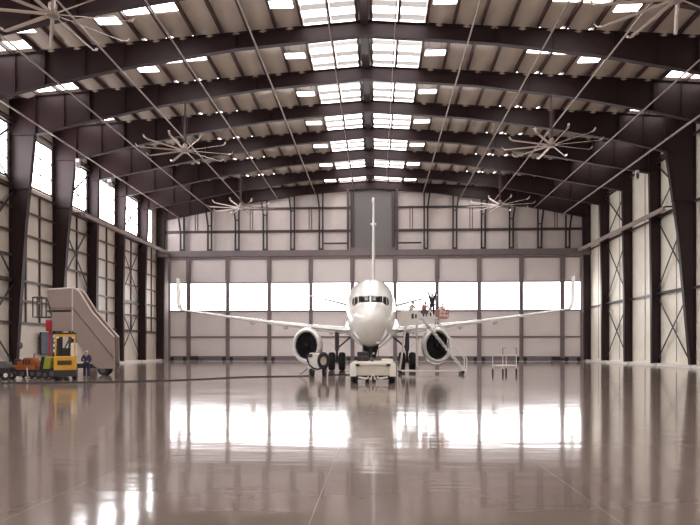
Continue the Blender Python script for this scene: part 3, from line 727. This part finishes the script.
# ground power cart with hose
cx = hx(317, 38)
t = thing('ground_power_cart', 'white wheeled air cart with coiled black hose before the left engine', 'cart', (cx, 38.0, 0))
mb = MB(); mb.prism([(-0.6, 0.42), (0.1, 0.38), (0.62, 0.55), (0.62, 1.42), (-0.45, 1.50), (-0.64, 1.3)], 0.0, 1.3); mb.build('body', 'cart', t, bevel=0.05)
for x in (-0.38, 0.42):
    for y in (0.2, 1.1): wheel(t, (x, y, 0.29), 0.29, 0.2)
mb = MB()
for k in range(3): mb.torus((0.42, -0.10-0.04*k, 1.0), 'Y', 0.31-0.01*k, 0.085, 28, 8, 1.4)
mb.build('hose_coil', 'rubber', t, smooth=True)
mb = MB(); mb.lathe([(-0.02, 0.22), (0, 0.22)], (0.42, -0.03, 1.0), 'Y', 24, 1, 1.5); mb.build('reel', 'tug', t)
mb = MB(); mb.tube([(-0.6, -0.06, 1.42), (-0.62, -0.10, 1.1), (-0.48, -0.14, 0.72), (-0.2, -0.14, 0.5), (0.1, -0.12, 0.45), (0.35, -0.1, 0.55)], 0.055, 8); mb.build('hose', 'rubber', t, smooth=True)
mb = MB(); mb.box((-0.42, -0.03, 1.32), (0.26, 0.05, 0.22)); mb.build('control_panel', 'gear', t)
mb = MB(); mb.bar((-0.3, 0.1, 0.42), (-0.3, 1.2, 0.42), 0.1); mb.bar((0.4, 0.1, 0.44), (0.4, 1.2, 0.44), 0.1); mb.build('chassis', 'gear', t)
mb = MB(); mb.tube([(-0.62, 0.3, 0.5), (-1.0, 0.2, 0.16), (-1.15, 0.18, 0.12)], 0.03, 6); mb.build('drawbar', 'gear', t)

# cables on the floor
def cable(name, pts, r, label):
    mb = MB(); P = []
    for px, py in pts:
        Y = gy(py); P.append(Vector((hx(px, Y), Y, r+0.002)))
    Q = []
    for i in range(len(P)-1):
        p0, p1, p2, p3 = P[max(i-1, 0)], P[i], P[i+1], P[min(i+2, len(P)-1)]
        for k in range(6):
            u = k/6; Q.append(0.5*((2*p1)+(p2-p0)*u+(2*p0-5*p1+4*p2-p3)*u*u+(3*p1-p0-3*p2+p3)*u**3))
    Q.append(P[-1])
    return tag(mb.tube(Q, r, 8).build(name, 'rubber', None, smooth=True), label, 'cable')
cable('power_cable', [(2, 384.5), (60, 384), (110, 383), (165, 381.5), (205, 379.8), (240, 377.8), (275, 377.0), (300, 376.6), (309, 376.2)], 0.032, 'long black cable crossing the floor from left wall to air cart')
cable('air_hose', [(328, 375.6), (335, 375.2), (343, 375.0), (352, 375.3), (360, 375.6)], 0.035, 'short black hose on the floor between air cart and tow tractor')

# ------------------------------------------------------------ people
def skin_mesh(name, verts, edges, radii, m, parent, root=0):
    me = bpy.data.meshes.new(name); me.from_pydata(verts, edges, []); me.update()
    o = bpy.data.objects.new(name, me); C.objects.link(o)
    sk = o.modifiers.new('skin', 'SKIN'); sk.use_smooth_shade = True
    for i, d in enumerate(me.skin_vertices[0].data):
        r = radii[i]; d.radius = (r, r) if not isinstance(r, tuple) else r; d.use_root = (i == root)
    sub = o.modifiers.new('sub', 'SUBSURF'); sub.levels = 1; sub.render_levels = 1
    me.materials.append(M[m]); o.parent = parent
    return o
def person(label, loc, rz, J, shirt, trousers, head_m, scale=1.0, cap=None):
    t = thing('person', label, 'person', loc, rz)
    t.scale = (scale, scale, scale)
    D = {'pelvis': (0, 0, .95), 'spine': (0, 0, 1.14), 'chest': (0, 0, 1.33), 'neck': (0, 0, 1.49), 'jaw': (0, -.035, 1.57), 'skull': (0, -.005, 1.66), 'crown': (0, 0, 1.73),
         'lsh': (-.18, 0, 1.42), 'lel': (-.24, .02, 1.16), 'lwr': (-.26, -.05, .92), 'rsh': (.18, 0, 1.42), 'rel': (.24, .02, 1.16), 'rwr': (.26, -.05, .92),
         'lhip': (-.10, 0, .90), 'lkn': (-.11, -.02, .50), 'lan': (-.12, .02, .09), 'lto': (-.13, -.15, .035), 'rhip': (.10, 0, .90), 'rkn': (.11, -.02, .50), 'ran': (.12, .02, .09), 'rto': (.13, -.15, .035)}
    D.update(J)
    rad = {'pelvis': (.145, .11), 'spine': (.13, .10), 'chest': (.15, .11), 'neck': .055, 'jaw': .068, 'skull': .095, 'crown': .055, 'lsh': .062, 'lel': .043, 'lwr': .03, 'rsh': .062, 'rel': .043, 'rwr': .03,
           'lhip': .09, 'lkn': .06, 'lan': .04, 'lto': .03, 'rhip': .09, 'rkn': .06, 'ran': .04, 'rto': .03}
    E = [('pelvis', 'spine'), ('spine', 'chest'), ('chest', 'neck'), ('neck', 'jaw'), ('jaw', 'skull'), ('skull', 'crown'), ('chest', 'lsh'), ('lsh', 'lel'), ('lel', 'lwr'), ('chest', 'rsh'), ('rsh', 'rel'), ('rel', 'rwr'),
         ('pelvis', 'lhip'), ('lhip', 'lkn'), ('lkn', 'lan'), ('lan', 'lto'), ('pelvis', 'rhip'), ('rhip', 'rkn'), ('rkn', 'ran'), ('ran', 'rto')]
    V = {k: Vector(v) for k, v in D.items()}
    names = list(V); verts = [V[k] for k in names]; radii = [rad[k] for k in names]; edges = [(names.index(a), names.index(b)) for a, b in E]
    # nose and hands
    def add(p, r, frm): verts.append(Vector(p)); radii.append(r); edges.append((frm, len(verts)-1)); return len(verts)-1
    for s, el, wr in ((-1, 'lel', 'lwr'), (1, 'rel', 'rwr')):
        d = (V[wr]-V[el]).normalized(); side = d.cross(Vector((0, 1, 0.2))).normalized(); fw = d.cross(side)
        palm = add(V[wr]+d*0.07, (.026, .036), names.index(wr))
        for k, L in enumerate((.07, .085, .078, .058)):
            b = add(V[wr]+d*0.10+side*(k-1.5)*0.021, .0095, palm); c = add(verts[b]+d*L*0.55+fw*0.008, .009, b); add(verts[c]+d*L*0.4+fw*0.022, .008, c)
        th = add(V[wr]+d*0.05-side*0.04, .011, palm); add(verts[th]+d*0.035-side*0.022, .010, th)
    body = skin_mesh('body', verts, edges, radii, 'skin', t)
    def part(name, ks, m, grow):
        idx = [names.index(k) for k in ks]; vv = [names[i] for i in idx]
        ed = [(vv.index(a), vv.index(b)) for a, b in E if a in vv and b in vv]
        rr = [tuple(x+grow for x in rad[k]) if isinstance(rad[k], tuple) else rad[k]+grow for k in vv]
        return skin_mesh(name, [V[k] for k in vv], ed, rr, m, t)
    part('shirt', ['spine', 'pelvis', 'chest', 'lsh', 'lel', 'lwr', 'rsh', 'rel', 'rwr'], shirt, 0.034)
    part('trousers', ['pelvis', 'lhip', 'lkn', 'lan', 'rhip', 'rkn', 'ran'], trousers, 0.030)
    for a, b in (('lan', 'lto'), ('ran', 'rto')):
        skin_mesh('shoe', [V[a]+Vector((0, 0.02, -.03)), V[b], V[b]+(V[b]-V[a])*0.2], [(0, 1), (1, 2)], [.05, .042, .03], 'blackcloth', t)
    f = (V['crown']-V['jaw']).normalized(); sk = V['skull']
    R = Vector((0, 0, 1)).rotation_difference(f).to_matrix()
    mb = MB(); bmesh.ops.create_uvsphere(mb.bm, u_segments=16, v_segments=10, radius=0.112)
    bmesh.ops.delete(mb.bm, geom=[v for v in mb.bm.verts if v.co.z < (0.02 if v.co.y < 0.02 else -0.05)], context='VERTS')
    for v in mb.bm.verts: v.co = sk+R@Vector((v.co.x*0.95, v.co.y*1.08+0.01, v.co.z*1.05))
    mb.build('cap' if cap else 'hair', cap or head_m, t, smooth=True)
    mb = MB()
    for s in (-1, 1): mb.sphere(sk+R@Vector((s*0.036, -0.092, -0.005)), 0.013, seg=8)
    mb.build('eyes', 'blackcloth', t)
    mb = MB(); mb.sphere(sk+R@Vector((0, -0.105, -0.035)), 0.017, (0.8, 1.1, 1.5), 8); mb.build('nose', 'skin', t, smooth=True)
    mb = MB(); mb.sphere(sk+R@Vector((0, -0.088, -0.082)), 0.02, (1.5, 0.6, 0.35), 8); mb.build('mouth', 'redcloth', t, smooth=True)
    mb = MB()
    for s in (-1, 1): mb.sphere(sk+R@Vector((s*0.095, 0.0, -0.02)), 0.028, (0.4, 0.8, 1.2), 8)
    mb.build('ears', 'skin', t, smooth=True)
    return t

# ------------------------------------------------------------ work platform with stairs at the right engine
PY = 41.6
def P(px, py, dy=0.0): return at(px, py, PY+dy)
pz = P(425, 317).z
x0, x1 = hx(399.5, PY), hx(437, PY)
t = thing('work_platform', 'white maintenance stair platform in front of the right engine', 'platform', ((x0+x1)/2, PY, 0))
W0, W1 = PY-0.55, PY+0.65
mb = MB(); mb.box(((x0+x1)/2+0.3, (W0+W1)/2, pz-0.06), (x1-x0-0.4, W1-W0, 0.12)); mb.build('deck', 'cart', t, world=True)
fl = hx(399.3, PY); tl = hx(407, PY)
for y in (W0, W1):
    mb = MB(); mb.tube([(fl, y, 0.1), (tl, y, pz-0.05)], 0.05, 8); mb.build('leg', 'cart', t, world=True)
    mb = MB(); mb.tube([(x0+1.2, y, 0.12), (x0+1.2, y, pz-0.05)], 0.04, 8); mb.build('leg', 'cart', t, world=True)
    mb = MB(); mb.tube([(fl, y, 0.22), (hx(463, PY), y, 0.22)], 0.05, 8); mb.build('base_rail', 'cart', t, world=True)
sx0, sx1 = hx(421, PY), hx(465, PY)
for y in (W0, W1):
    mb = MB(); mb.bar((sx0, y, pz), (sx1, y, 0.15), 0.06, 0.26, (0, 1, 0)); mb.build('stringer', 'white', t, world=True)
    mb = MB(); mb.tube([(sx0-0.1, y, pz+1.05), (sx0+0.15, y, pz+0.95), (sx1+0.05, y, 1.05), (sx1+0.02, y, 0.25)], 0.035, 8); mb.build('handrail', 'white', t, world=True)
    for u in (0.3, 0.6):
        a = Vector((sx0, y, pz)).lerp(Vector((sx1, y, 0.15)), u); mb = MB(); mb.tube([a, a+Vector((0.12, 0, 0.9))], 0.025, 6); mb.build('baluster', 'white', t, world=True)
for k in range(14):
    u = (k+0.5)/14; a = Vector((sx0, (W0+W1)/2, pz)).lerp(Vector((sx1, (W0+W1)/2, 0.15)), u)
    mb = MB(); mb.box(a, (0.24, W1-W0-0.05, 0.035)); mb.build('tread', 'cart', t, world=True)
for x in (fl+0.05, hx(461.5, PY)):
    for y in (W0, W1):
        mb = MB(); mb.lathe([(-0.05, 0.09), (-0.05, 0.13), (0.05, 0.13), (0.05, 0.09)], (x, y, 0.13), 'Y', 14); mb.build('caster', 'rubber', t, world=True)
# pale side panel on the deck
bx0, bx1 = hx(400.5, PY), hx(418, PY)
mb = MB(); mb.box(((bx0+bx1)/2, W0-0.03, pz-0.05), (bx1-bx0, 0.06, 0.95)); mb.build('side_panel', 'cart', t, world=True)
mb = MB(); mb.box((bx0+0.80, W0-0.07, pz+0.02), (0.16, 0.02, 0.34)); mb.box((bx0+1.02, W0-0.07, pz+0.02), (0.12, 0.02, 0.28)); mb.build('panel_grille', 'girt', t, world=True)
# red guard rail at the right end of the deck
gx0, gx1 = hx(436.5, PY), hx(447.5, PY)
mb = MB(); mb.box(((gx0+gx1)/2, (W0+W1)/2, pz-0.05), (gx1-gx0, W1-W0, 0.1)); mb.build('deck', 'pinkred', t, world=True)
mb = MB()
for y in (W0, W1):
    for x in (gx0, (gx0+gx1)/2, gx1): mb.bar((x, y, pz-0.05), (x, y, pz+0.5), 0.05)
    for z in (pz+0.22, pz+0.5): mb.bar((gx0, y, z), (gx1, y, z), 0.05)
for z in (pz+0.22, pz+0.5): mb.bar((gx1, W0, z), (gx1, W1, z), 0.05)
mb.build('guard_rail', 'pinkred', t, world=True)
person('person in dark clothes on the work platform reaching both arms overhead', (hx(432.3, PY), PY+0.1, pz), 0.2,
       {'lsh': (-.18, 0, 1.45), 'lel': (-.27, -.04, 1.68), 'lwr': (-.34, -.08, 1.92), 'rsh': (.18, 0, 1.45), 'rel': (.24, -.04, 1.70), 'rwr': (.27, -.08, 1.92)}, 'blackcloth', 'blackcloth', 'hair', 0.92)
person('person in red top crouching on the platform beside the standing one', (hx(424.5, PY), PY-0.1, pz), 0.5,
       {'pelvis': (0, .12, .42), 'spine': (0, .08, .58), 'chest': (0, -.02, .76), 'neck': (0, -.08, .90), 'jaw': (0, -.13, .97), 'skull': (0, -.12, 1.06), 'crown': (0, -.12, 1.13),
        'lsh': (-.18, -.04, .84), 'lel': (-.24, -.22, .66), 'lwr': (-.2, -.40, .60), 'rsh': (.18, -.04, .84), 'rel': (.24, -.22, .66), 'rwr': (.2, -.40, .60),
        'lhip': (-.10, .1, .40), 'lkn': (-.14, -.28, .46), 'lan': (-.13, .02, .09), 'lto': (-.14, -.15, .035), 'rhip': (.10, .1, .40), 'rkn': (.14, -.28, .46), 'ran': (.13, .02, .09), 'rto': (.14, -.15, .035)}, 'redcloth', 'greycloth', 'hair', 0.9)
person('person in pale clothes kneeling behind the red guard rail', (hx(446.0, PY)-0.25, PY+0.15, pz), -0.3,
       {'pelvis': (0, .06, .46), 'spine': (0, .03, .62), 'chest': (0, 0, .80), 'neck': (0, 0, .95), 'jaw': (0, -.035, 1.02), 'skull': (0, -.005, 1.11), 'crown': (0, 0, 1.18),
        'lsh': (-.18, 0, .88), 'lel': (-.25, -.1, .66), 'lwr': (-.2, -.3, .62), 'rsh': (.18, 0, .88), 'rel': (.25, -.1, .66), 'rwr': (.2, -.3, .62),
        'lhip': (-.10, .04, .42), 'lkn': (-.13, -.16, .07), 'lan': (-.13, .24, .06), 'lto': (-.13, .34, .035), 'rhip': (.10, .04, .42), 'rkn': (.13, -.16, .07), 'ran': (.13, .24, .06), 'rto': (.13, .34, .035)}, 'palecloth', 'palecloth', 'hair', 0.8)
person('person in pale shirt and dark cap behind the side panel of platform', (hx(411.5, PY), PY+0.1, pz), 0.7,
       {'pelvis': (0, .06, .46), 'spine': (0, .03, .62), 'chest': (0.02, -.02, .80), 'neck': (0.06, -.06, .94), 'jaw': (0.1, -.1, 1.0), 'skull': (0.1, -.08, 1.09), 'crown': (0.1, -.08, 1.16),
        'lsh': (-.16, -.02, .88), 'lel': (-.22, -.2, .70), 'lwr': (-.12, -.38, .70), 'rsh': (.2, -.02, .86), 'rel': (.27, -.2, .66), 'rwr': (.2, -.38, .66),
        'lhip': (-.10, .04, .42), 'lkn': (-.13, -.16, .07), 'lan': (-.13, .24, .06), 'lto': (-.13, .34, .035), 'rhip': (.10, .04, .42), 'rkn': (.13, -.16, .07), 'ran': (.13, .24, .06), 'rto': (.13, .34, .035)}, 'palecloth', 'greycloth', 'hair', 0.9, 'navy')

# ------------------------------------------------------------ small stand right of the airliner
t = thing('work_stand', 'white tubular work stand with black feet before the right doors', 'stand', (hx(504.5, 41.5), 41.5, 0), math.radians(35))
L, Wd = 1.3, 0.92
for a in (-1, 1):
    for b in (-1, 1):
        mb = MB(); mb.tube([(a*L/2, b*Wd/2, 0.1), (a*L/2, b*Wd/2, 1.35)], 0.025, 8); leg = mb.build('leg', 'cart', t)
        mb = MB(); mb.lathe([(0, 0.06), (0.36, 0.055), (0.4, 0.03)], (a*L/2, b*Wd/2, 0.0), 'Z', 10); mb.build('foot', 'rubber', leg)
for z in (0.6, 1.35):
    mb = MB()
    for b in (-1, 1): mb.bar((-L/2, b*Wd/2, z), (L/2, b*Wd/2, z), 0.05)
    for a in (-1, 1): mb.bar((a*L/2, -Wd/2, z), (a*L/2, Wd/2, z), 0.05)
    mb.build('frame', 'cart', t)
mb = MB(); mb.box((0, 0, 0.63), (L, Wd, 0.03)); mb.build('shelf', 'cart', t)
for a in (-1, 1):
    mb = MB(); mb.tube([(a*L/2, -Wd/2, 1.35), (a*L/2, -Wd/2, 1.80), (a*(L/2-0.25), -Wd/2, 1.80)], 0.022, 8); mb.build('handle', 'girt', t)

# ------------------------------------------------------------ boarding stairs at the left
SY = 38.6; SW = 0.72
t = thing('boarding_stairs', 'tall pale enclosed boarding stairs truck beside the left wall', 'boarding stairs', (hx(90, SY), SY, 0))
def q(px, py): v = at(px-3*max(0, min(1, (px-76)/20)), py, SY); return (v.x, v.z)
panel = [q(47, 289.5), q(72, 288), q(76, 289), q(80, 292), q(86, 300), q(94, 311), q(104, 322.5), q(112.5, 332), q(117, 337), q(118, 372), q(101, 372), q(96, 365), q(86, 352), q(77, 342), q(73, 331), q(52, 331), q(52, 312), q(49, 303)]
panel = [(x, max(z, 0.45)) for x, z in panel]
sd = []
for y in (SY, SY+SW):
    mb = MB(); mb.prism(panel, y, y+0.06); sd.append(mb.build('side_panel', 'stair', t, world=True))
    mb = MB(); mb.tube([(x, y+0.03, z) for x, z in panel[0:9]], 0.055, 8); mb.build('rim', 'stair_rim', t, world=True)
mb = MB(); a0, a1 = q(73, 308), q(116, 357)
mb.bar((a0[0], SY-0.012, a0[1]), (a1[0], SY-0.012, a1[1]), 0.025, 0.07, (0, 1, 0)); mb.bar((q(52, 311)[0], SY-0.012, a0[1]), (a0[0], SY-0.012, a0[1]), 0.025, 0.07, (0, 1, 0))
mb.build('seam', 'girt', sd[0], world=True)
mb = MB(); mb.box((q(72.5, 300)[0], SY-0.012, (q(72, 288)[1]+q(72, 331)[1])/2), (0.08, 0.03, q(72, 288)[1]-q(72, 331)[1])); mb.build('seam', 'stair_rim', sd[0], world=True)
lz = q(60, 311)[1]; la, lb = q(47, 300)[0], q(73, 300)[0]
mb = MB(); mb.box(((la+lb)/2, SY+SW/2, lz), (lb-la, SW, 0.1)); mb.build('landing', 'girt', t, world=True)
n = 18; e = q(116, 366)
for k in range(n):
    u = (k+0.5)/n; x = lb+(e[0]-lb)*u; z = lz+(0.55-lz)*u
    mb = MB(); mb.box((x, SY+SW/2, z), (0.28, SW-0.05, 0.05)); mb.build('step', 'girt', t, world=True)
mb = MB(); mb.box(((la+e[0])/2+0.3, SY+SW/2, 0.62), (e[0]-la-0.4, SW-0.1, 0.3)); mb.build('chassis', 'black_steel', t, world=True)
mb = MB()
for x in (la+0.6, lb-0.3):
    for y in (SY+0.15, SY+SW-0.1): mb.bar((x, y, 0.7), (x, y, lz), 0.12)
mb.build('support_post', 'girt', t, world=True)
for x in (la+0.8, e[0]-0.7):
    for y in (SY+0.12, SY+SW-0.05): wheel(t, (x-t.location.x, y-t.location.y, 0.36), 0.36, 0.22, 'Y')
def loop(y):
    pts = [q(53, 320), q(49.5, 312), q(48.5, 304), q(46, 299), q(41, 297), q(32, 297.5)]
    mb = MB(); mb.tube([(x, y, z) for x, z in pts], 0.06, 8); mb.tube([(q(32, 297.5)[0], y, q(32, 297)[1]), (q(32, 317)[0], y, q(32, 317)[1]), (q(50, 317)[0], y, q(50, 317)[1])], 0.05, 8)
    mb.tube([(q(41, 297)[0], y, q(41, 297)[1]), (q(41, 317)[0], y, q(41, 317)[1])], 0.04, 8)
    mb.build('landing_rail', 'girt', t, world=True)
loop(SY+0.1); loop(SY+SW-0.1)
mb = MB(); b0, b1 = q(46, 320), q(51.5, 331); mb.box(((b0[0]+b1[0])/2, SY+0.1, (b0[1]+b1[1])/2), (b1[0]-b0[0], 0.3, b0[1]-b1[1])); tag(mb.build('red_box', 'red', t, world=True, bevel=0.03), 'red box hung under the landing')
mb = MB(); mb.bar((q(49, 331)[0], SY+0.1, 0.75), (q(49, 320)[0], SY+0.1, q(49, 320)[1]), 0.1); mb.build('support_post', 'red', t, world=True)

# ------------------------------------------------------------ forklift (seen from behind)
FY = 32.8
t = thing('forklift', 'yellow forklift parked in front of the boarding stairs', 'forklift', (hx(65, FY), FY, 0), 0.42)
hw = 0.58
mb = MB(); mb.prism([(-hw, 0.55), (hw, 0.55), (hw, 1.25), (hw-0.08, 1.34), (-hw+0.08, 1.34), (-hw, 1.25)], 0.0, 0.55); cwt = mb.build('counterweight', 'yellow', t, bevel=0.06)
mb = MB(); mb.box((-0.02, -0.015, 0.98), (0.72, 0.04, 0.24)); mb.build('name_plate', 'plate', cwt)
mb = MB(); mb.box((0, 0.7, 0.72), (2*hw-0.1, 0.9, 0.5)); mb.build('chassis', 'yellow', t, bevel=0.04)
mb = MB(); mb.box((0, 0.2, 0.38), (1.1, 0.4, 0.36)); mb.build('axle_cover', 'black_steel', t, bevel=0.03)
for s in (-1, 1):
    wheel(t, (s*0.46, 0.38, 0.29), 0.29, 0.22, 'X', 'gear'); wheel(t, (s*0.46, 1.15, 0.36), 0.36, 0.26, 'X', 'gear')
    mb = MB(); mb.bar((s*0.50, 0.12, 1.3), (s*0.48, 0.30, 2.58), 0.08); mb.build('guard_post', 'yellow', t)
    mb = MB(); mb.bar((s*0.50, 1.12, 0.9), (s*0.48, 1.0, 2.58), 0.08); mb.build('guard_post', 'black_steel', t)
    mb = MB(); mb.box((s*0.28, 1.45, 1.4), (0.12, 0.16, 2.5)); mb.build('mast_rail', 'black_steel', t)
    mb = MB(); mb.box((s*0.28, 2.1, 0.12), (0.12, 1.1, 0.05)); mb.build('fork', 'gear', t)
    mb = MB(); mb.lathe([(0, 0.08), (0.05, 0.09), (0.1, 0.05)], (s*0.4, 0.22, 2.42), 'Y', 12); mb.build('work_light', 'paper', t)
mb = MB()
for y in (0.28, 1.03): mb.bar((-0.53, y, 2.62), (0.53, y, 2.62), 0.1)
for x in (-0.5, -0.3, -0.1, 0.1, 0.3, 0.5): mb.bar((x, 0.28, 2.64), (x, 1.03, 2.64), 0.05)
mb.build('overhead_guard', 'black_steel', t)
mb = MB(); mb.box((0, 0.24, 2.50), (1.06, 0.07, 0.14)); mb.build('rear_bar', 'yellow', t)
mb = MB(); mb.box((0, 0.85, 1.18), (0.5, 0.5, 0.2)); mb.box((0, 0.62, 1.5), (0.48, 0.12, 0.6)); mb.build('seat', 'rubber', t, bevel=0.05)
mb = MB(); mb.tube([(0, 1.15, 1.0), (0, 1.02, 1.5)], 0.03, 8); mb.torus((0, 1.02, 1.52), 'Z', 0.17, 0.018, 18, 6); mb.build('steering_wheel', 'black_steel', t)
mb = MB(); mb.lathe([(-0.3, 0.14), (-0.26, 0.16), (0.26, 0.16), (0.3, 0.14)], (0.25, 0.42, 1.52), 'X', 16) if False else mb.lathe([(0, 0.14), (0.05, 0.16), (0.7, 0.16), (0.76, 0.10)], (0.42, 0.40, 1.34), 'Z', 14); mb.build('gas_bottle', 'paper', t, smooth=True)
mb = MB(); mb.box((0, 1.56, 0.6), (0.9, 0.08, 0.5)); mb.build('carriage', 'black_steel', t)

person('person in navy work clothes and pale cap under the boarding stairs', (hx(86.5, 34.9), 34.9, 0), 0.3, {'lel': (-.27, -.1, 1.18), 'lwr': (-.14, -.28, 1.1), 'rel': (.27, -.1, 1.18), 'rwr': (.14, -.28, 1.1)}, 'navy', 'navy', 'hair', 0.93, 'paper')

# orange ground cart
OY = 35.0
t = thing('orange_cart', 'rusty orange engine driven cart at the foot of left column', 'cart', (hx(23, OY), OY, 0))
mb = MB(); mb.box((0, 0.4, 0.62), (1.5, 0.8, 0.28)); mb.build('frame', 'orange', t, bevel=0.03)
mb = MB(); mb.prism([(-0.45, 0.76), (0.72, 0.76), (0.72, 1.0), (0.5, 1.22), (0.0, 1.22), (-0.2, 1.02), (-0.45, 0.98)], 0.08, 0.7); mb.build('hood', 'orange', t, bevel=0.04)
mb = MB()
for x in (0.0, 0.17, 0.34): mb.box((x, 0.06, 0.98), (0.07, 0.06, 0.3))
mb.build('grille', 'black_steel', t)
mb = MB(); mb.lathe([(0, 0.2), (0.35, 0.2), (0.38, 0.1)], (-0.5, 0.3, 0.76), 'Z', 14); mb.build('air_filter', 'black_steel', t, smooth=True)
mb = MB(); mb.tube([(0.45, 0.4, 1.2), (0.45, 0.4, 1.42), (0.56, 0.4, 1.46)], 0.04, 8); mb.build('exhaust_pipe', 'gear', t)
for x in (-0.05, 0.55, -0.62):
    for y in (0.08, 0.72): wheel(t, (x, y, 0.26), 0.26, 0.16, 'Y')
mb = MB(); mb.bar((-0.75, 0.4, 0.55), (-1.15, 0.3, 0.25), 0.06); mb.build('drawbar', 'orange', t)
mb = MB(); mb.bar((0.32, -0.06, 0.12), (0.28, -0.06, 0.62), 0.05); mb.box((0.32, -0.06, 0.06), (0.2, 0.16, 0.05)); mb.build('jack_stand', 'cart', t)
# lime tractor
LY = 34.6
t = thing('lime_tractor', 'small lime green tractor between orange cart and forklift', 'tractor', (hx(44.5, LY), LY, 0))
mb = MB(); mb.prism([(-0.12, 0.55), (0.28, 0.55), (0.40, 1.25), (0.02, 1.30)], 0.0, 0.75); mb.build('hood', 'lime', t, bevel=0.04)
mb = MB(); mb.prism([(-0.36, 0.5), (-0.14, 0.5), (0.0, 1.32), (-0.22, 1.28)], 0.04, 0.7); mb.build('radiator', 'rubber', t, bevel=0.02)
mb = MB(); mb.box((0.02, 0.4, 0.42), (1.0, 0.7, 0.2)); mb.build('frame', 'black_steel', t)
for x, R in ((-0.34, 0.27), (0.02, 0.22), (0.45, 0.3)):
    for y in (0.06, 0.76): wheel(t, (x, y, R), R, 0.16, 'Y', 'gear')
mb = MB(); mb.box((0.55, 0.4, 0.95), (0.34, 0.4, 0.1)); mb.box((0.70, 0.4, 1.12), (0.08, 0.4, 0.36)); mb.box((0.52, 0.4, 0.72), (0.14, 0.2, 0.5)); mb.build('seat', 'rubber', t, bevel=0.03)
mb = MB(); mb.tube([(0.3, 0.4, 1.2), (0.42, 0.4, 1.42)], 0.02, 6); mb.torus((0.42, 0.4, 1.42), 'X', 0.13, 0.016, 16, 6); mb.build('steering_wheel', 'black_steel', t)
# dark trolley at the photo's left edge
DY = 33.5
t = thing('dark_trolley', 'black wheeled trolley at the left edge of the photo', 'trolley', (hx(2, DY), DY, 0))
mb = MB(); mb.box((0, 0.3, 0.5), (0.9, 0.6, 0.3)); mb.build('bed', 'black_steel', t, bevel=0.03)
mb = MB(); mb.prism([(-0.4, 0.65), (0.35, 0.65), (0.25, 1.0), (-0.4, 1.05)], 0.05, 0.55); mb.build('motor_cover', 'greycloth', t, bevel=0.04)
for x in (-0.3, 0.22):
    for y in (0.05, 0.55): wheel(t, (x, y, 0.24), 0.24, 0.14, 'Y', 'paper')
mb = MB(); mb.bar((0.4, 0.3, 0.45), (0.95, 0.2, 0.16), 0.05); mb.build('drawbar', 'black_steel', t)
# wheel chock
t = thing('wheel_chock', 'pale wheel chock on the floor before the orange cart', 'chock', (hx(19, 33.9), 33.9, 0))
mb = MB(); mb.prism([(-0.16, 0), (0.16, 0), (0.1, 0.16), (-0.1, 0.16)], -0.1, 0.1); mb.build('block', 'curb', t, bevel=0.01)
mb = MB(); mb.tube([(0.08, 0, 0.15), (0.2, -0.05, 0.06), (0.35, -0.1, 0.012)], 0.012, 6); mb.build('rope', 'orange', t)
# board with papers on the left wall
b = at(44, 342, 53.5)
t = thing('notice_board', 'dark slate notice board with white papers on left wall', 'board', (XL+0.32, 53.8, 1.3))
mb = MB(); mb.box((0, 0, 0.9), (0.08, 2.6, 1.9)); mb.build('panel', 'board', t)
mb = MB(); 
for z in (-0.08, 1.88): mb.box((0.02, 0, z), (0.14, 2.7, 0.08))
for y in (-1.33, 1.33): mb.box((0.02, y, 0.9), (0.14, 0.08, 2.0))
mb.build('frame', 'black_steel', t)
for z in (0.25, 0.75, 1.2, 1.6):
    mb = MB(); mb.box((0.05, 0.95+random.uniform(-0.1, 0.1), z), (0.02, 0.36, 0.28)); mb.build('paper', 'paper', t)
mb = MB(); mb.box((0.05, -0.2, 1.1), (0.02, 0.3, 0.4)); mb.build('paper', 'board', t)
mb = MB(); mb.box((-0.16, 0, 0.5), (0.26, 2.2, 0.1)); mb.box((-0.16, 0, 1.4), (0.26, 2.2, 0.1)); mb.build('bracket', 'gear', t)
# alarm bell on the left column
v = at(19.5, 345.5, FR[5]-0.4)
t = thing('alarm_bell', 'round dark alarm bell on the left column above orange cart', 'bell', (XR-28.72, FR[5], v.z))
mb = MB(); mb.lathe([(-0.16, 0.24), (-0.1, 0.30), (0.02, 0.26), (0.1, 0.1)], (0.1, 0, 0), 'X', 18); mb.build('gong', 'greycloth', t, smooth=True)
mb = MB(); mb.box((-0.06, 0, 0), (0.14, 0.24, 0.24)); mb.build('back_box', 'gear', t)

# ------------------------------------------------------------ light, camera
w = bpy.data.worlds.new('World'); S.world = w; w.use_nodes = True
bg = w.node_tree.nodes['Background']; bg.inputs[0].default_value = (1.0, 0.97, 0.95, 1); bg.inputs[1].default_value = 0.5
cam = bpy.data.cameras.new('camera'); co = bpy.data.objects.new('camera', cam); C.objects.link(co)
cam.sensor_width = 36; cam.lens = 36*F/700; cam.shift_y = (348-262.5)/700; cam.clip_end = 300
co.location = (0, 0, CH); co.rotation_euler = (PI/2, 0, TH)
S.camera = co
S.view_settings.view_transform = 'Standard'; S.view_settings.look = 'None'; S.view_settings.gamma = 1; S.view_settings.exposure = 0.45
